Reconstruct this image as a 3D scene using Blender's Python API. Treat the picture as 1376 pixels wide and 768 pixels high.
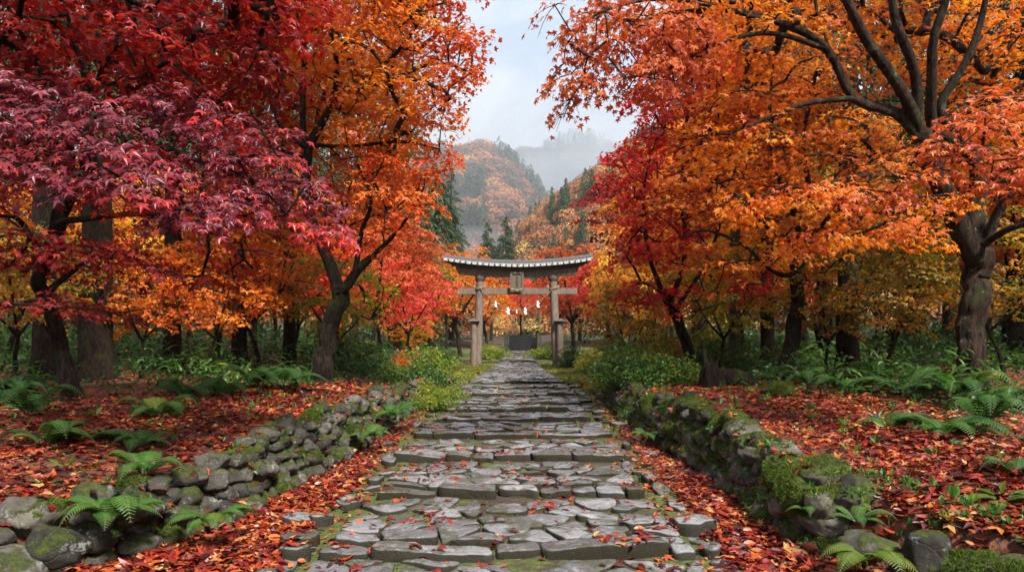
import bpy, math, random
import numpy as np
from mathutils import Vector
from mathutils.bvhtree import BVHTree
rng = np.random.default_rng(11)
random.seed(5)
F, HZ, CZ = 917.0, 472.0, 1.65
R_ = math.radians
for b in list(bpy.data.objects): bpy.data.objects.remove(b)
SC = bpy.context.scene
COL = SC.collection

def P(px, py, Y):
    """a point of the place at distance Y, from where it shows in the photo"""
    return np.array([(px-688.0)*Y/F, Y, CZ+(HZ-py)*Y/F])

# ---------------------------------------------------------------- noise
def _hash(ix, iy, iz, seed):
    h = (ix.astype(np.int64)*374761393 + iy.astype(np.int64)*668265263 + iz.astype(np.int64)*2147483647 + seed*1274126177) & 0xffffffff
    h = ((h ^ (h >> 13))*1274126177) & 0xffffffff
    h = (h ^ (h >> 16)) & 0xffffffff
    return h/4294967295.0*2-1
def vnoise(p, seed=0):
    p = np.asarray(p, float); i = np.floor(p).astype(np.int64); f = p-i; f = f*f*(3-2*f)
    out = 0
    for dx in (0, 1):
        wx = f[..., 0] if dx else 1-f[..., 0]
        for dy in (0, 1):
            wy = f[..., 1] if dy else 1-f[..., 1]
            for dz in (0, 1):
                wz = f[..., 2] if dz else 1-f[..., 2]
                out = out + wx*wy*wz*_hash(i[..., 0]+dx, i[..., 1]+dy, i[..., 2]+dz, seed)
    return out
def fbm(p, oct=3, seed=0):
    s, a = 0, 1.0
    for k in range(oct):
        s = s + a*vnoise(np.asarray(p)*2**k, seed+k); a *= .5
    return s
def n2(x, y, sc, seed=0, oct=3):
    return fbm(np.stack([np.asarray(x)/sc, np.asarray(y)/sc, np.zeros_like(np.asarray(x, float))+.37], -1), oct, seed)

# ---------------------------------------------------------------- mesh gathering
class Acc:
    def __init__(s): s.V = []; s.L = []; s.S = []; s.T = []; s.n = 0
    def add(s, V, faces, t=0.0):
        V = np.asarray(V, float).reshape(-1, 3); faces = np.asarray(faces)
        s.V.append(V); s.L.append((faces+s.n).ravel()); s.S.append(np.full(len(faces), faces.shape[1]))
        tt = np.broadcast_to(np.asarray(t, float), (len(faces),)) if np.ndim(t) == 0 else np.asarray(t, float)
        s.T.append(tt); s.n += len(V)
    def arrays(s):
        return np.concatenate(s.V), np.concatenate(s.L), np.concatenate(s.S), np.concatenate(s.T)
    def obj(s, name, mat, parent=None, smooth=False):
        me = bpy.data.meshes.new(name)
        V, L, S, T = s.arrays()
        me.vertices.add(len(V)); me.vertices.foreach_set('co', V.ravel().astype(np.float32))
        me.loops.add(len(L)); me.loops.foreach_set('vertex_index', L.astype(np.int32))
        me.polygons.add(len(S))
        st = np.concatenate([[0], np.cumsum(S)[:-1]]).astype(np.int32)
        me.polygons.foreach_set('loop_start', st)
        me.polygons.foreach_set('use_smooth', np.full(len(S), smooth))
        a = me.attributes.new('t', 'FLOAT', 'FACE'); a.data.foreach_set('value', T.astype(np.float32))
        me.update(calc_edges=True); me.validate()
        if mat: me.materials.append(mat)
        o = bpy.data.objects.new(name, me); COL.objects.link(o)
        if parent: o.parent = parent
        return o

def tag(o, label=None, cat=None, group=None, kind=None):
    if label: o['label'] = label
    if cat: o['category'] = cat
    if group: o['group'] = group
    if kind: o['kind'] = kind
    return o
def empty(name, loc=(0, 0, 0), rz=0.0):
    o = bpy.data.objects.new(name, None); COL.objects.link(o); o.location = tuple(float(v) for v in loc)
    o.rotation_euler = (0, 0, rz); o.empty_display_size = .2
    return o
def copy_tree(o, parent=None):
    c = o.copy(); COL.objects.link(c); c.parent = parent
    for ch in list(o.children): copy_tree(ch, c)
    return c

def cat(pts, step):
    """Catmull-Rom resample; columns beyond 3 (radius) come along"""
    p = np.asarray(pts, float)
    if len(p) == 2:
        n = max(2, int(np.linalg.norm(p[1, :3]-p[0, :3])/step)+1)
        u = np.linspace(0, 1, n)[:, None]; return p[0]*(1-u)+p[1]*u
    q = np.vstack([2*p[0]-p[1], p, 2*p[-1]-p[-2]]); out = []
    for i in range(1, len(q)-2):
        n = max(2, int(np.linalg.norm(q[i+1, :3]-q[i, :3])/step)+1)
        u = np.linspace(0, 1, n, endpoint=False)[:, None]
        a, b, c, d = q[i-1], q[i], q[i+1], q[i+2]
        out.append(.5*((2*b)+(-a+c)*u+(2*a-5*b+4*c-d)*u**2+(-a+3*b-3*c+d)*u**3))
    out.append(p[-1:]); r = np.vstack(out)
    if r.shape[1] > 3: r[:, 3] = np.clip(r[:, 3], p[:, 3].min(), None)
    return r

def tube(acc, pts, rad, sides=6, bark=0.0, flare=0.0, t=0.0, cap=True):
    pts = np.asarray(pts, float); n = len(pts); rad = np.broadcast_to(np.asarray(rad, float), (n,)).copy()
    tg = np.gradient(pts, axis=0); tg /= np.linalg.norm(tg, axis=1)[:, None]+1e-9
    u = np.cross(tg[0], [0.3, .9, .2] if abs(tg[0][2]) > .6 else [0, 0, 1.]); u /= np.linalg.norm(u)
    ang = np.arange(sides)*2*np.pi/sides; rings = []
    ln = np.concatenate([[0], np.cumsum(np.linalg.norm(np.diff(pts, axis=0), axis=1))])
    ph = rng.uniform(0, 6, 4)
    for i in range(n):
        u = u-tg[i]*np.dot(u, tg[i]); u /= np.linalg.norm(u)+1e-9; v = np.cross(tg[i], u)
        r = np.full(sides, rad[i])
        if bark:
            r = r*(1+bark*(.22*np.sin(2*ang+ph[0]+ln[i]*.9)+.25*np.sin(3*ang+ph[1]-ln[i]*1.3)+.28*np.sin(5*ang+ph[2]+ln[i]*.9)+.22*np.sin(8*ang+ph[3]-ln[i]*1.1))
                   + bark*.6*fbm(np.stack([np.cos(ang)*2+ph[3], np.sin(ang)*2, np.full(sides, ln[i]*.8)], -1), 3, 3)+bark*.35*np.abs(vnoise(np.stack([np.cos(ang)*5, np.sin(ang)*5+ph[3], np.full(sides, ln[i]*1.1)], -1), 8)))
        if flare:
            r = r*(1+flare*np.exp(-ln[i]/.28)*(1+.55*np.sin(5*ang+ph[0])+.3*np.sin(3*ang+ph[1])))
        rings.append(pts[i]+r[:, None]*(np.cos(ang)[:, None]*u+np.sin(ang)[:, None]*v))
    V = np.concatenate(rings); a = np.arange(sides); b = (a+1) % sides
    F_ = np.concatenate([np.stack([a+i*sides, b+i*sides, b+(i+1)*sides, a+(i+1)*sides], 1) for i in range(n-1)])
    acc.add(V, F_, t)
    if cap:
        acc.add(np.vstack([rings[-1], pts[-1]+tg[-1]*rad[-1]*.7]), np.stack([a, b, np.full(sides, sides)], 1), t)

def box(acc, c, s, t=0.0, rot=0.0, taper=1.0, tilt=0.0):
    x, y, z = np.array(s)/2
    V = np.array([[-x, -y, -z], [x, -y, -z], [x, y, -z], [-x, y, -z], [-x*taper, -y*taper, z], [x*taper, -y*taper, z], [x*taper, y*taper, z], [-x*taper, y*taper, z]])
    if tilt: V = V @ np.array([[math.cos(tilt), 0, math.sin(tilt)], [0, 1, 0], [-math.sin(tilt), 0, math.cos(tilt)]]).T
    if rot: V = V @ np.array([[math.cos(rot), -math.sin(rot), 0], [math.sin(rot), math.cos(rot), 0], [0, 0, 1]]).T
    acc.add(V+np.array(c), [[0, 3, 2, 1], [4, 5, 6, 7], [0, 1, 5, 4], [1, 2, 6, 5], [2, 3, 7, 6], [3, 0, 4, 7]], t)

# ---------------------------------------------------------------- leaf shapes
def fan(outline, centre=(0, .35, 0)):
    V = np.vstack([[centre], outline]); k = len(outline); a = np.arange(1, k+1)
    return V, np.stack([np.zeros(k, int), a, np.roll(a, -1)], 1)
def maple(lobes):
    """palmate leaf: tips and sinuses round the stalk"""
    A = {7: [(-52, .34), (-18, .62), (28, .86), (62+28, 1.0)], 5: [(-30, .5), (22, .84), (90, 1.0)], 3: [(5, .75), (90, 1.0)]}[lobes]
    tips = [(180-a, r) for a, r in A[:-1]]; tips = A[:-1]+[A[-1]]+tips[::-1]
    out = [(0, -.02, 0)]
    for i, (a, r) in enumerate(tips):
        out.append((r*math.cos(R_(a)), .12+r*math.sin(R_(a))*.95, -.22*r*r))
        if i < len(tips)-1:
            b = (a+tips[i+1][0])/2; s = .36 if lobes == 7 else .42
            if lobes == 3: s = .5
            out.append((s*math.cos(R_(b)), .12+s*math.sin(R_(b)), .02))
    return fan(np.array(out), (0, .12, .03))
LEAF7, LEAF5, LEAF3 = maple(7), maple(5), maple(3)
OVAL = fan(np.array([(0, 0, 0), (.2, .2, .07), (.27, .5, .09), (.17, .8, .04), (0, 1.05, -.1), (-.17, .8, .04), (-.27, .5, .09), (-.2, .2, .07)]), (0, .5, -.02))
OVAL4 = (np.array([(0, 0, 0), (.26, .45, .07), (0, 1, -.08), (-.26, .45, .07)]), np.array([[0, 1, 2], [0, 2, 3]]))
BLADE = (np.array([(0, 0, 0), (.1, .35, .02), (.08, .7, -.05), (0, 1, -.22), (-.08, .7, -.05), (-.1, .35, .02)]), np.array([[0, 1, 5], [1, 2, 4], [1, 4, 5], [2, 3, 4]]))
SLIM = (np.array([(-.09, 0, 0), (.09, 0, 0), (.07, .6, -.05), (0, 1, -.16), (-.07, .6, -.05)]), np.array([[0, 1, 2], [0, 2, 4], [4, 2, 3]]))

def unit(v): return v/(np.linalg.norm(v, axis=-1, keepdims=True)+1e-9)
def put(acc, tpl, pos, d, nrm, s, t):
    """a copy of one leaf shape at every position: d = tip direction, nrm = face direction"""
    V, F_ = tpl; N = len(pos)
    if N == 0: return
    d = unit(d); x = unit(np.cross(d, nrm)); z = np.cross(x, d)
    s = np.broadcast_to(np.asarray(s, float), (N,))[:, None, None]
    W = pos[:, None, :]+s*(V[None, :, 0:1]*x[:, None]+V[None, :, 1:2]*d[:, None]+V[None, :, 2:3]*z[:, None])
    idx = (np.arange(N)*len(V))[:, None, None]+F_[None]
    acc.add(W.reshape(-1, 3), idx.reshape(-1, 3), np.repeat(np.broadcast_to(t, (N,)), len(F_)))

# ---------------------------------------------------------------- materials
def new_mat(name):
    m = bpy.data.materials.new(name); m.use_nodes = True; nt = m.node_tree; nt.nodes.clear()
    out = nt.nodes.new('ShaderNodeOutputMaterial'); return m, nt, out
class G:
    def __init__(s, nt): s.nt = nt
    def n(s, typ, **kw):
        nd = s.nt.nodes.new(typ)
        for k, v in kw.items():
            if k.startswith('_'): setattr(nd, k[1:], v)
        return nd
    def link(s, a, b): s.nt.links.new(a, b)
    def val(s, sock, v):
        if hasattr(v, 'links'): s.link(v, sock)
        else: sock.default_value = v
    def coord(s, which='Object'): return s.n('ShaderNodeTexCoord').outputs[which]
    def geo(s, which): return s.n('ShaderNodeNewGeometry').outputs[which]
    def mapp(s, v, scale): 
        m = s.n('ShaderNodeMapping'); s.link(v, m.inputs['Vector']); m.inputs['Scale'].default_value = scale; return m.outputs[0]
    def noise(s, v, scale, detail=4, rough=.6, dist=0.0, out='Fac'):
        m = s.n('ShaderNodeTexNoise'); s.link(v, m.inputs['Vector']); m.inputs['Scale'].default_value = scale
        m.inputs['Detail'].default_value = detail; m.inputs['Roughness'].default_value = rough; m.inputs['Distortion'].default_value = dist
        return m.outputs[out]
    def voro(s, v, scale, feature='F1', out='Distance'):
        m = s.n('ShaderNodeTexVoronoi', _feature=feature); s.link(v, m.inputs['Vector']); m.inputs['Scale'].default_value = scale
        return m.outputs[out]
    def ramp(s, f, stops, interp='LINEAR'):
        r = s.n('ShaderNodeValToRGB'); s.val(r.inputs[0], f); r.color_ramp.interpolation = interp
        e = r.color_ramp.elements
        while len(e) < len(stops): e.new(.5)
        for k, (p, c) in enumerate(stops):
            e[k].position = p; e[k].color = (c[0], c[1], c[2], 1) if not np.isscalar(c) else (c, c, c, 1)
        return r.outputs[0]
    def mix(s, f, a, b, mode='MIX'):
        m = s.n('ShaderNodeMix', _data_type='RGBA', _blend_type=mode); s.val(m.inputs[0], f)
        for k, v in ((6, a), (7, b)):
            s.val(m.inputs[k], v if hasattr(v, 'links') else (v[0], v[1], v[2], 1))
        return m.outputs[2]
    def math(s, op, a, b=0.0, clamp=False):
        m = s.n('ShaderNodeMath', _operation=op, _use_clamp=clamp); s.val(m.inputs[0], a); s.val(m.inputs[1], b); return m.outputs[0]
    def rng(s, v, a, b, c=0., d=1.):
        m = s.n('ShaderNodeMapRange'); s.val(m.inputs[0], v)
        for k, x in enumerate((a, b, c, d)): m.inputs[k+1].default_value = x
        return m.outputs[0]
    def bump(s, h, strength=.5, dist=.02, nrm=None):
        m = s.n('ShaderNodeBump'); s.link(h, m.inputs['Height']); m.inputs['Strength'].default_value = strength; m.inputs['Distance'].default_value = dist
        if nrm is not None: s.link(nrm, m.inputs['Normal'])
        return m.outputs[0]
    def bsdf(s, col, rough=.6, nrm=None, spec=.5):
        b = s.n('ShaderNodeBsdfPrincipled'); s.val(b.inputs['Base Color'], col if hasattr(col, 'links') else (col[0], col[1], col[2], 1))
        s.val(b.inputs['Roughness'], rough); s.val(b.inputs['Specular IOR Level'], spec)
        if nrm is not None: s.link(nrm, b.inputs['Normal'])
        return b.outputs[0]
    def up(s):
        x = s.n('ShaderNodeSeparateXYZ'); s.link(s.geo('Normal'), x.inputs[0]); return x.outputs[2]

def leaf_mat(name, stops, rough=.45, spec=.5, trans=.5, tboost=(1.3, 1.35, 1.1)):
    m, nt, out = new_mat(name); g = G(nt)
    at = g.n('ShaderNodeAttribute', _attribute_name='t')
    col = g.ramp(at.outputs['Fac'], stops)
    col = g.mix(g.rng(g.noise(g.coord(), 6, 2), .3, .7, 0, .3), col, g.mix(1, col, (.75, .6, .55), 'MULTIPLY'))
    p = g.bsdf(col, rough, spec=spec)
    tr = g.n('ShaderNodeBsdfTranslucent'); g.link(g.mix(1, col, tboost, 'MULTIPLY'), tr.inputs[0])
    mx = g.n('ShaderNodeMixShader'); mx.inputs[0].default_value = trans
    g.link(p, mx.inputs[1]); g.link(tr.outputs[0], mx.inputs[2]); g.link(mx.outputs[0], out.inputs[0])
    return m

M = {}
S_ = lambda *c: [(i/(len(c)-1), x) for i, x in enumerate(c)]
M['crimson'] = leaf_mat('crimson_leaf', S_((.09, .003, .006), (.22, .006, .008), (.42, .016, .010), (.58, .05, .012)), .42)
M['purple'] = leaf_mat('wine_leaf', S_((.07, .007, .018), (.12, .011, .024), (.20, .016, .026), (.48, .022, .014)), .42, .4, .3)
M['maroon'] = leaf_mat('maroon_leaf', S_((.10, .006, .006), (.24, .010, .008), (.42, .025, .010), (.5, .09, .012)), .5)
M['orange'] = leaf_mat('orange_leaf', S_((.42, .035, .010), (.62, .12, .012), (.70, .21, .015), (.72, .33, .022)), .48)
M['amber'] = leaf_mat('amber_leaf', S_((.36, .045, .008), (.56, .12, .010), (.66, .22, .015), (.66, .33, .03)), .48)
M['redorange'] = leaf_mat('red_orange_leaf', S_((.44, .010, .012), (.60, .028, .014), (.68, .08, .014), (.72, .18, .02)), .45)
M['red'] = leaf_mat('red_leaf', S_((.34, .004, .014), (.52, .010, .018), (.64, .03, .016), (.70, .12, .02)), .42)
M['salmon'] = leaf_mat('salmon_leaf', S_((.34, .04, .010), (.50, .08, .014), (.60, .14, .018), (.62, .22, .02)), .42, .4, .4)
M['rust'] = leaf_mat('rust_leaf', S_((.28, .03, .010), (.46, .07, .016), (.58, .12, .02), (.62, .2, .03)), .5)
M['yellow'] = leaf_mat('yellow_leaf', S_((.62, .18, .012), (.74, .32, .018), (.76, .45, .03), (.5, .4, .04)), .5)
M['pink'] = leaf_mat('pink_red_leaf', S_((.46, .018, .030), (.64, .04, .045), (.72, .10, .05), (.72, .18, .03)), .48)
M['lime'] = leaf_mat('yellow_green_leaf', S_((.10, .14, .012), (.22, .24, .015), (.45, .36, .02), (.62, .36, .03)), .5)
M['olive'] = leaf_mat('olive_orange_leaf', S_((.06, .09, .010), (.18, .17, .012), (.42, .2, .014), (.6, .2, .02)), .5)
M['conifer'] = leaf_mat('cedar_needle', S_((.010, .026, .010), (.022, .050, .016), (.04, .078, .022), (.06, .10, .03)), .6, .3, .2)
M['green'] = leaf_mat('undergrowth_leaf', S_((.014, .045, .012), (.035, .10, .018), (.075, .17, .024), (.24, .26, .03)), .42)
M['fern'] = leaf_mat('fern_leaf', S_((.02, .07, .016), (.045, .14, .025), (.08, .2, .03), (.2, .24, .03)), .45)
M['shrub'] = leaf_mat('shrub_leaf', S_((.03, .07, .012), (.10, .19, .02), (.26, .32, .03), (.5, .36, .03)), .42)
M['grass'] = leaf_mat('moss_grass', S_((.05, .09, .012), (.12, .17, .018), (.28, .27, .03), (.42, .32, .05)), .55)
M['litter'] = leaf_mat('fallen_leaf', S_((.024, .006, .004), (.085, .009, .006), (.19, .013, .009), (.28, .032, .011), (.40, .10, .018), (.44, .23, .08)), .40, .5, .12)

def bark_mat(name, dark, light, moss=.4, lichen=0., scale=1.):
    m, nt, out = new_mat(name); g = G(nt); co = g.coord()
    st = g.mapp(co, (9*scale, 9*scale, 2.2*scale))
    n1 = g.noise(st, 2.2, 8, .7, .6); n2_ = g.noise(co, 3.5, 5); fine = g.noise(st, 12, 4, .7)
    col = g.ramp(n1, [(.40, dark), (.60, light)])
    col = g.mix(g.rng(fine, .35, .7, 0, .6), col, g.mix(1, col, (.45, .42, .4), 'MULTIPLY'))
    if lichen:
        l = g.rng(g.noise(co, 7, 8, .75), .60, .63); col = g.mix(g.math('MULTIPLY', l, lichen), col, (.36, .37, .33))
    mk = g.math('MULTIPLY', g.rng(n2_, .52, .66), moss)
    col = g.mix(mk, col, (.045, .07, .012))
    nrm = g.bump(g.math('ADD', n1, g.math('MULTIPLY', fine, .4)), 1.0, .10)
    g.link(g.bsdf(col, g.rng(fine, .3, .7, .6, .95), nrm, .16), out.inputs[0]); return m
M['bark'] = bark_mat('maple_bark', (.006, .004, .003), (.045, .029, .020), .55)
M['bark_red'] = bark_mat('worn_maple_bark', (.008, .005, .003), (.085, .046, .029), .5, .6)
M['bark_cedar'] = bark_mat('cedar_bark', (.009, .0055, .004), (.048, .028, .018), .3)
M['bark_grey'] = bark_mat('grey_bark', (.07, .058, .045), (.24, .2, .16), .2)

def stone_mat(name, dark, light, moss=.5, thr=.45, wet=True, moss_col=(.028, .044, .007), grime_shade=0):
    m, nt, out = new_mat(name); g = G(nt); co = g.coord()
    n1 = g.noise(co, 2.6, 6, .62, .3); n2_ = g.noise(co, 16, 7, .72); n3 = g.noise(co, 70, 4, .7)
    at = g.n('ShaderNodeAttribute', _attribute_name='t').outputs['Fac']
    col = g.ramp(g.math('ADD', g.math('MULTIPLY', n1, .5), g.math('MULTIPLY', at, .5)), [(.2, dark), (.75, light)])
    col = g.mix(g.rng(n2_, .42, .68, 0, .75), col, g.mix(1, col, (.5, .47, .44), 'MULTIPLY'))
    lich = g.rng(g.noise(co, 9, 9, .8), .56, .62, 0, .6); col = g.mix(lich, col, (.27, .28, .26))
    up = g.up()
    if grime_shade: col = g.mix(g.rng(at, .25, .0, 0, .5), col, g.mix(1, col, (1.15, .85, .62), 'MULTIPLY')); col = g.mix(g.rng(g.math('ADD', up, g.math('MULTIPLY', n2_, .5)), .72, 1.12, .93, 0), col, (.020, .017, .009))  # random brown stones; dirt plus the risers' shade painted dark on upright faces
    mk = g.math('ADD', g.noise(co, 3.1, 7, .7), g.math('MULTIPLY', g.math('SUBTRACT', up, .5), .16))
    mm = g.math('MULTIPLY', g.rng(mk, 1-thr, 1-thr+.07), moss)
    mcol = g.mix(g.rng(g.noise(co, 24, 6, .75), .4, .65), (moss_col[0]*.4, moss_col[1]*.45, moss_col[2]*.5), (moss_col[0]*2.2, moss_col[1]*1.7, moss_col[2]*1.3))
    col = g.mix(mm, col, mcol)
    h = g.math('ADD', g.math('MULTIPLY', n2_, .7), g.math('MULTIPLY', n3, .25))
    h = g.math('ADD', h, g.math('MULTIPLY', mm, g.math('MULTIPLY', g.noise(co, 120, 3), .8)))
    crack = g.rng(g.voro(g.mix(.06, co, g.noise(co, 4, 3, out='Color')), 3.3, 'DISTANCE_TO_EDGE'), 0, .03)
    h = g.math('ADD', h, g.math('MULTIPLY', crack, .22))
    nrm = g.bump(h, .75, .02)
    r = g.math('ADD', g.rng(n1, .35, .65, .14, .42), g.math('ADD', g.math('MULTIPLY', mm, .4), g.rng(up, .5, .9, .7, 0))) if wet else .8
    g.link(g.bsdf(col, r, nrm, g.rng(up, .5, .92, .1, .95) if wet else .2), out.inputs[0]); return m
M['paving'] = stone_mat('wet_paving_stone', (.032, .031, .030), (.23, .232, .24), .85, .42, True, (.03, .036, .009), 1)
M['boulder'] = stone_mat('wall_boulder', (.012, .011, .009), (.115, .105, .088), .9, .50, False)
M['boulder_mossy'] = stone_mat('mossy_wall_boulder', (.025, .022, .018), (.15, .14, .11), 1.0, .58, False)
M['mossball'] = stone_mat('moss_cushion', (.03, .03, .02), (.1, .1, .06), 1.0, .68, False, (.032, .056, .008))
M['stairstone'] = stone_mat('dark_stair_stone', (.05, .055, .055), (.14, .15, .15), .4, .4, False)

def wood_mat(name, dark, light):
    m, nt, out = new_mat(name); g = G(nt); co = g.coord()
    st = g.mapp(co, (7, 7, .9)); n1 = g.noise(st, 3, 8, .75, .5); n2_ = g.noise(co, 1.6, 5)
    col = g.ramp(n1, [(.3, dark), (.72, light)])
    col = g.mix(g.rng(n2_, .42, .7, 0, .6), col, g.mix(1, col, (.62, .45, .34), 'MULTIPLY'))
    g.link(g.bsdf(col, .72, g.bump(n1, .7, .03)), out.inputs[0]); return m
M['wood'] = wood_mat('weathered_gate_wood', (.050, .035, .026), (.235, .185, .145))
M['wood_dark'] = wood_mat('dark_gate_wood', (.035, .027, .022), (.16, .125, .10))
def plain(name, col, rough=.6, var=.3, scale=8, bump=.3):
    m, nt, out = new_mat(name); g = G(nt); co = g.coord(); n = g.noise(co, scale, 5)
    c = g.mix(g.rng(n, .3, .7, 0, var), col, tuple(v*.45 for v in col))
    g.link(g.bsdf(c, rough, g.bump(n, bump, .01)), out.inputs[0]); return m
M['tile'] = plain('roof_tile_grey', (.065, .06, .055), .5)
M['tile_end'] = plain('pale_roof_edge', (.50, .50, .49), .6, .7)
M['paper'] = plain('white_paper', (.85, .85, .84), .8, .08)
M['rope'] = plain('straw_rope', (.22, .15, .08), .85, .5, 60)
M['gilt'] = plain('worn_gilt_panel', (.11, .085, .045), .7, .5, 20)
M['carving'] = plain('carved_gilt_scroll', (.34, .31, .18), .6, .5, 30)
M['ink'] = plain('faded_ink', (.035, .03, .02), .7)
M['stem'] = plain('plant_stem', (.06, .05, .02), .7, .5, 30)
M['stump'] = bark_mat('rotten_stump_wood', (.008, .005, .004), (.035, .021, .013), .6)
M['grass_moss'] = leaf_mat('moss_pile', S_((.025, .045, .007), (.07, .11, .012), (.15, .2, .02), (.25, .26, .04)), .7, .2, .3)
HAZE = 0.0003; EXPO = 1.15; EL = 48; AZ = 152
# ================================================================ ground
SL = .051
def cx(y): return -.08+.010*np.clip(y, 0, 62)
def zp(y):
    y = np.asarray(y, float)
    return np.where(y < 16.9, SL*y, np.interp(y, [16.9, 35, 38, 60, 64, 120, 400], [.862, .96, 1.08, 1.72, 2.2, 4, 12]))
WL = lambda y: np.interp(y, [0, 2.5, 3.4, 3.9, 4.4, 5.0, 5.7, 7, 9, 12, 15.5], [6.2, 5.0, 4.0, 3.45, 2.95, 2.55, 2.3, 2.12, 1.95, 1.85, 1.75])
WR = lambda y: np.interp(y, [0, 2.5, 3.2, 3.8, 4.2, 4.6, 5.2, 7, 9.7, 12, 15.5], [6.5, 5.0, 3.7, 2.95, 2.55, 2.3, 2.15, 2.15, 1.95, 1.85, 1.8])
WH = lambda y: np.interp(y, [0, 3, 4.2, 5.2, 7, 9, 12, 15.5, 17], [.28, .30, .36, .42, .50, .46, .36, .16, 0.])
def sm(a, b, x): t = np.clip((x-a)/(b-a), 0, 1); return t*t*(3-2*t)
def H(x, y):
    x = np.asarray(x, float); y = np.asarray(y, float)
    c = cx(y); u = np.abs(x-c); w = np.where(x < c, WL(y), WR(y)); f = zp(y); wh = WH(y)
    path = f-.035+.012*n2(x, y, .25, 3, 2)
    bank = f+wh+np.interp(y, [0, 13, 18, 40], [0, .02, .2, .15])*sm(2.2, 5.5, u)+.045*np.clip(u-w, 0, 14)+np.where(u > 15, .02*(u-15), 0)
    bank = bank+(.12*n2(x, y, 2.4, 9)+.06*n2(x, y, .9, 10, 2))*sm(0, 1.5, u-w)+.03*n2(x, y, .5, 5, 2)*sm(0, .4, u-w)
    gut = f-.05+.03*n2(x, y, .4, 7, 2)+.03*sm(1.75, 1.5, u)
    low = np.where(u < 1.48, path, gut)
    k = sm(-.02, .22+.0*y, u-w); k = np.where(y > 15.5, sm(1.6, 3.4, u), k)
    k = np.where((y > 12) & (y <= 15.5), k*(1-(y-12)/3.5)+sm(1.6, 3.4, u)*(y-12)/3.5, k)
    z = low*(1-k)+bank*k
    return z
def grid_lines(a, segs):
    out = [a]
    for b, st in segs:
        n = max(1, int(round((b-out[-1])/st))); out += list(np.linspace(out[-1], b, n+1)[1:])
    return np.array(out)
gx = grid_lines(-1700, [(-400, 130), (-80, 20), (-25, 2.2), (-8, .5), (-4.2, .13), (4.2, .07), (8, .13), (25, .5), (80, 2.2), (400, 20), (1700, 130)])
gy = grid_lines(-1700, [(-60, 100), (-6, 5), (2.5, .4), (10, .085), (20, .16), (45, .5), (100, 2.5), (400, 20), (1700, 120)])
X, Y = np.meshgrid(gx, gy, indexing='xy'); Z = H(X, Y)
nx, ny = len(gx), len(gy)
ix = (np.arange(ny-1)[:, None]*nx+np.arange(nx-1)[None]).ravel()
ga = Acc(); ga.add(np.stack([X, Y, Z], -1).reshape(-1, 3), np.stack([ix, ix+1, ix+nx+1, ix+nx], 1))
m, nt, out = new_mat('forest_floor'); g = G(nt); co = g.coord()
zn = g.n('ShaderNodeAttribute', _attribute_name='zone'); sep = g.n('ShaderNodeSeparateColor'); g.link(zn.outputs['Color'], sep.inputs[0])
v1 = g.voro(co, 16, 'F1', 'Color'); sp = g.n('ShaderNodeSeparateColor'); g.link(v1, sp.inputs[0])
lit = g.ramp(sp.outputs[0], [(0, (.05, .010, .006)), (.4, (.15, .02, .010)), (.75, (.26, .05, .015)), (1, (.33, .11, .03))])
soil = g.mix(g.noise(co, 5, 6), (.018, .011, .006), (.06, .038, .018))
moss = g.ramp(g.noise(co, 26, 7, .7), [(.3, (.022, .034, .006)), (.55, (.065, .085, .012)), (.75, (.17, .16, .028))])
col = g.mix(g.rng(g.noise(co, 1.1, 5), .35, .62), soil, lit)
col = g.mix(sep.outputs[0], soil, col)
mm = g.math('ADD', sep.outputs[1], g.math('MULTIPLY', g.math('SUBTRACT', g.noise(co, 2.2, 7, .7), .5), 1.3))
col = g.mix(g.rng(mm, .42, .56), col, moss)
h = g.math('ADD', g.voro(co, 16), g.noise(co, 40, 5)); 
g.link(g.bsdf(col, .75, g.bump(h, .8, .03)), out.inputs[0]); M['ground'] = m
ground = ga.obj('ground', m, None, True); tag(ground, kind='structure')
ca = ground.data.attributes.new('zone', 'FLOAT_COLOR', 'POINT')
U = np.abs(X-cx(Y)); W = np.where(X < cx(Y), WL(Y), WR(Y))
litz = sm(1.45, 1.7, U)*(1-sm(9, 16, U))*(1-sm(15, 18, Y))
mossz = np.where(U < 1.62, .44+.16*(U > 1.15), .12); mossz = np.maximum(mossz, np.where((Y > 15) & (Y < 60), .95*(1-sm(5, 9, U)), 0)); mossz = np.where((Y > 11) & (Y <= 15) & (U > 1.5) & (U < 2.4), .6, mossz)
mossz = np.where((U > 9), .35, mossz)
mossz = mossz*(1-.75*sm(70, 120, Y))
zc = np.stack([litz, mossz, 0*X, 1+0*X], -1).reshape(-1, 4).astype(np.float32); ca.data.foreach_set('color', zc.ravel())

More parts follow.
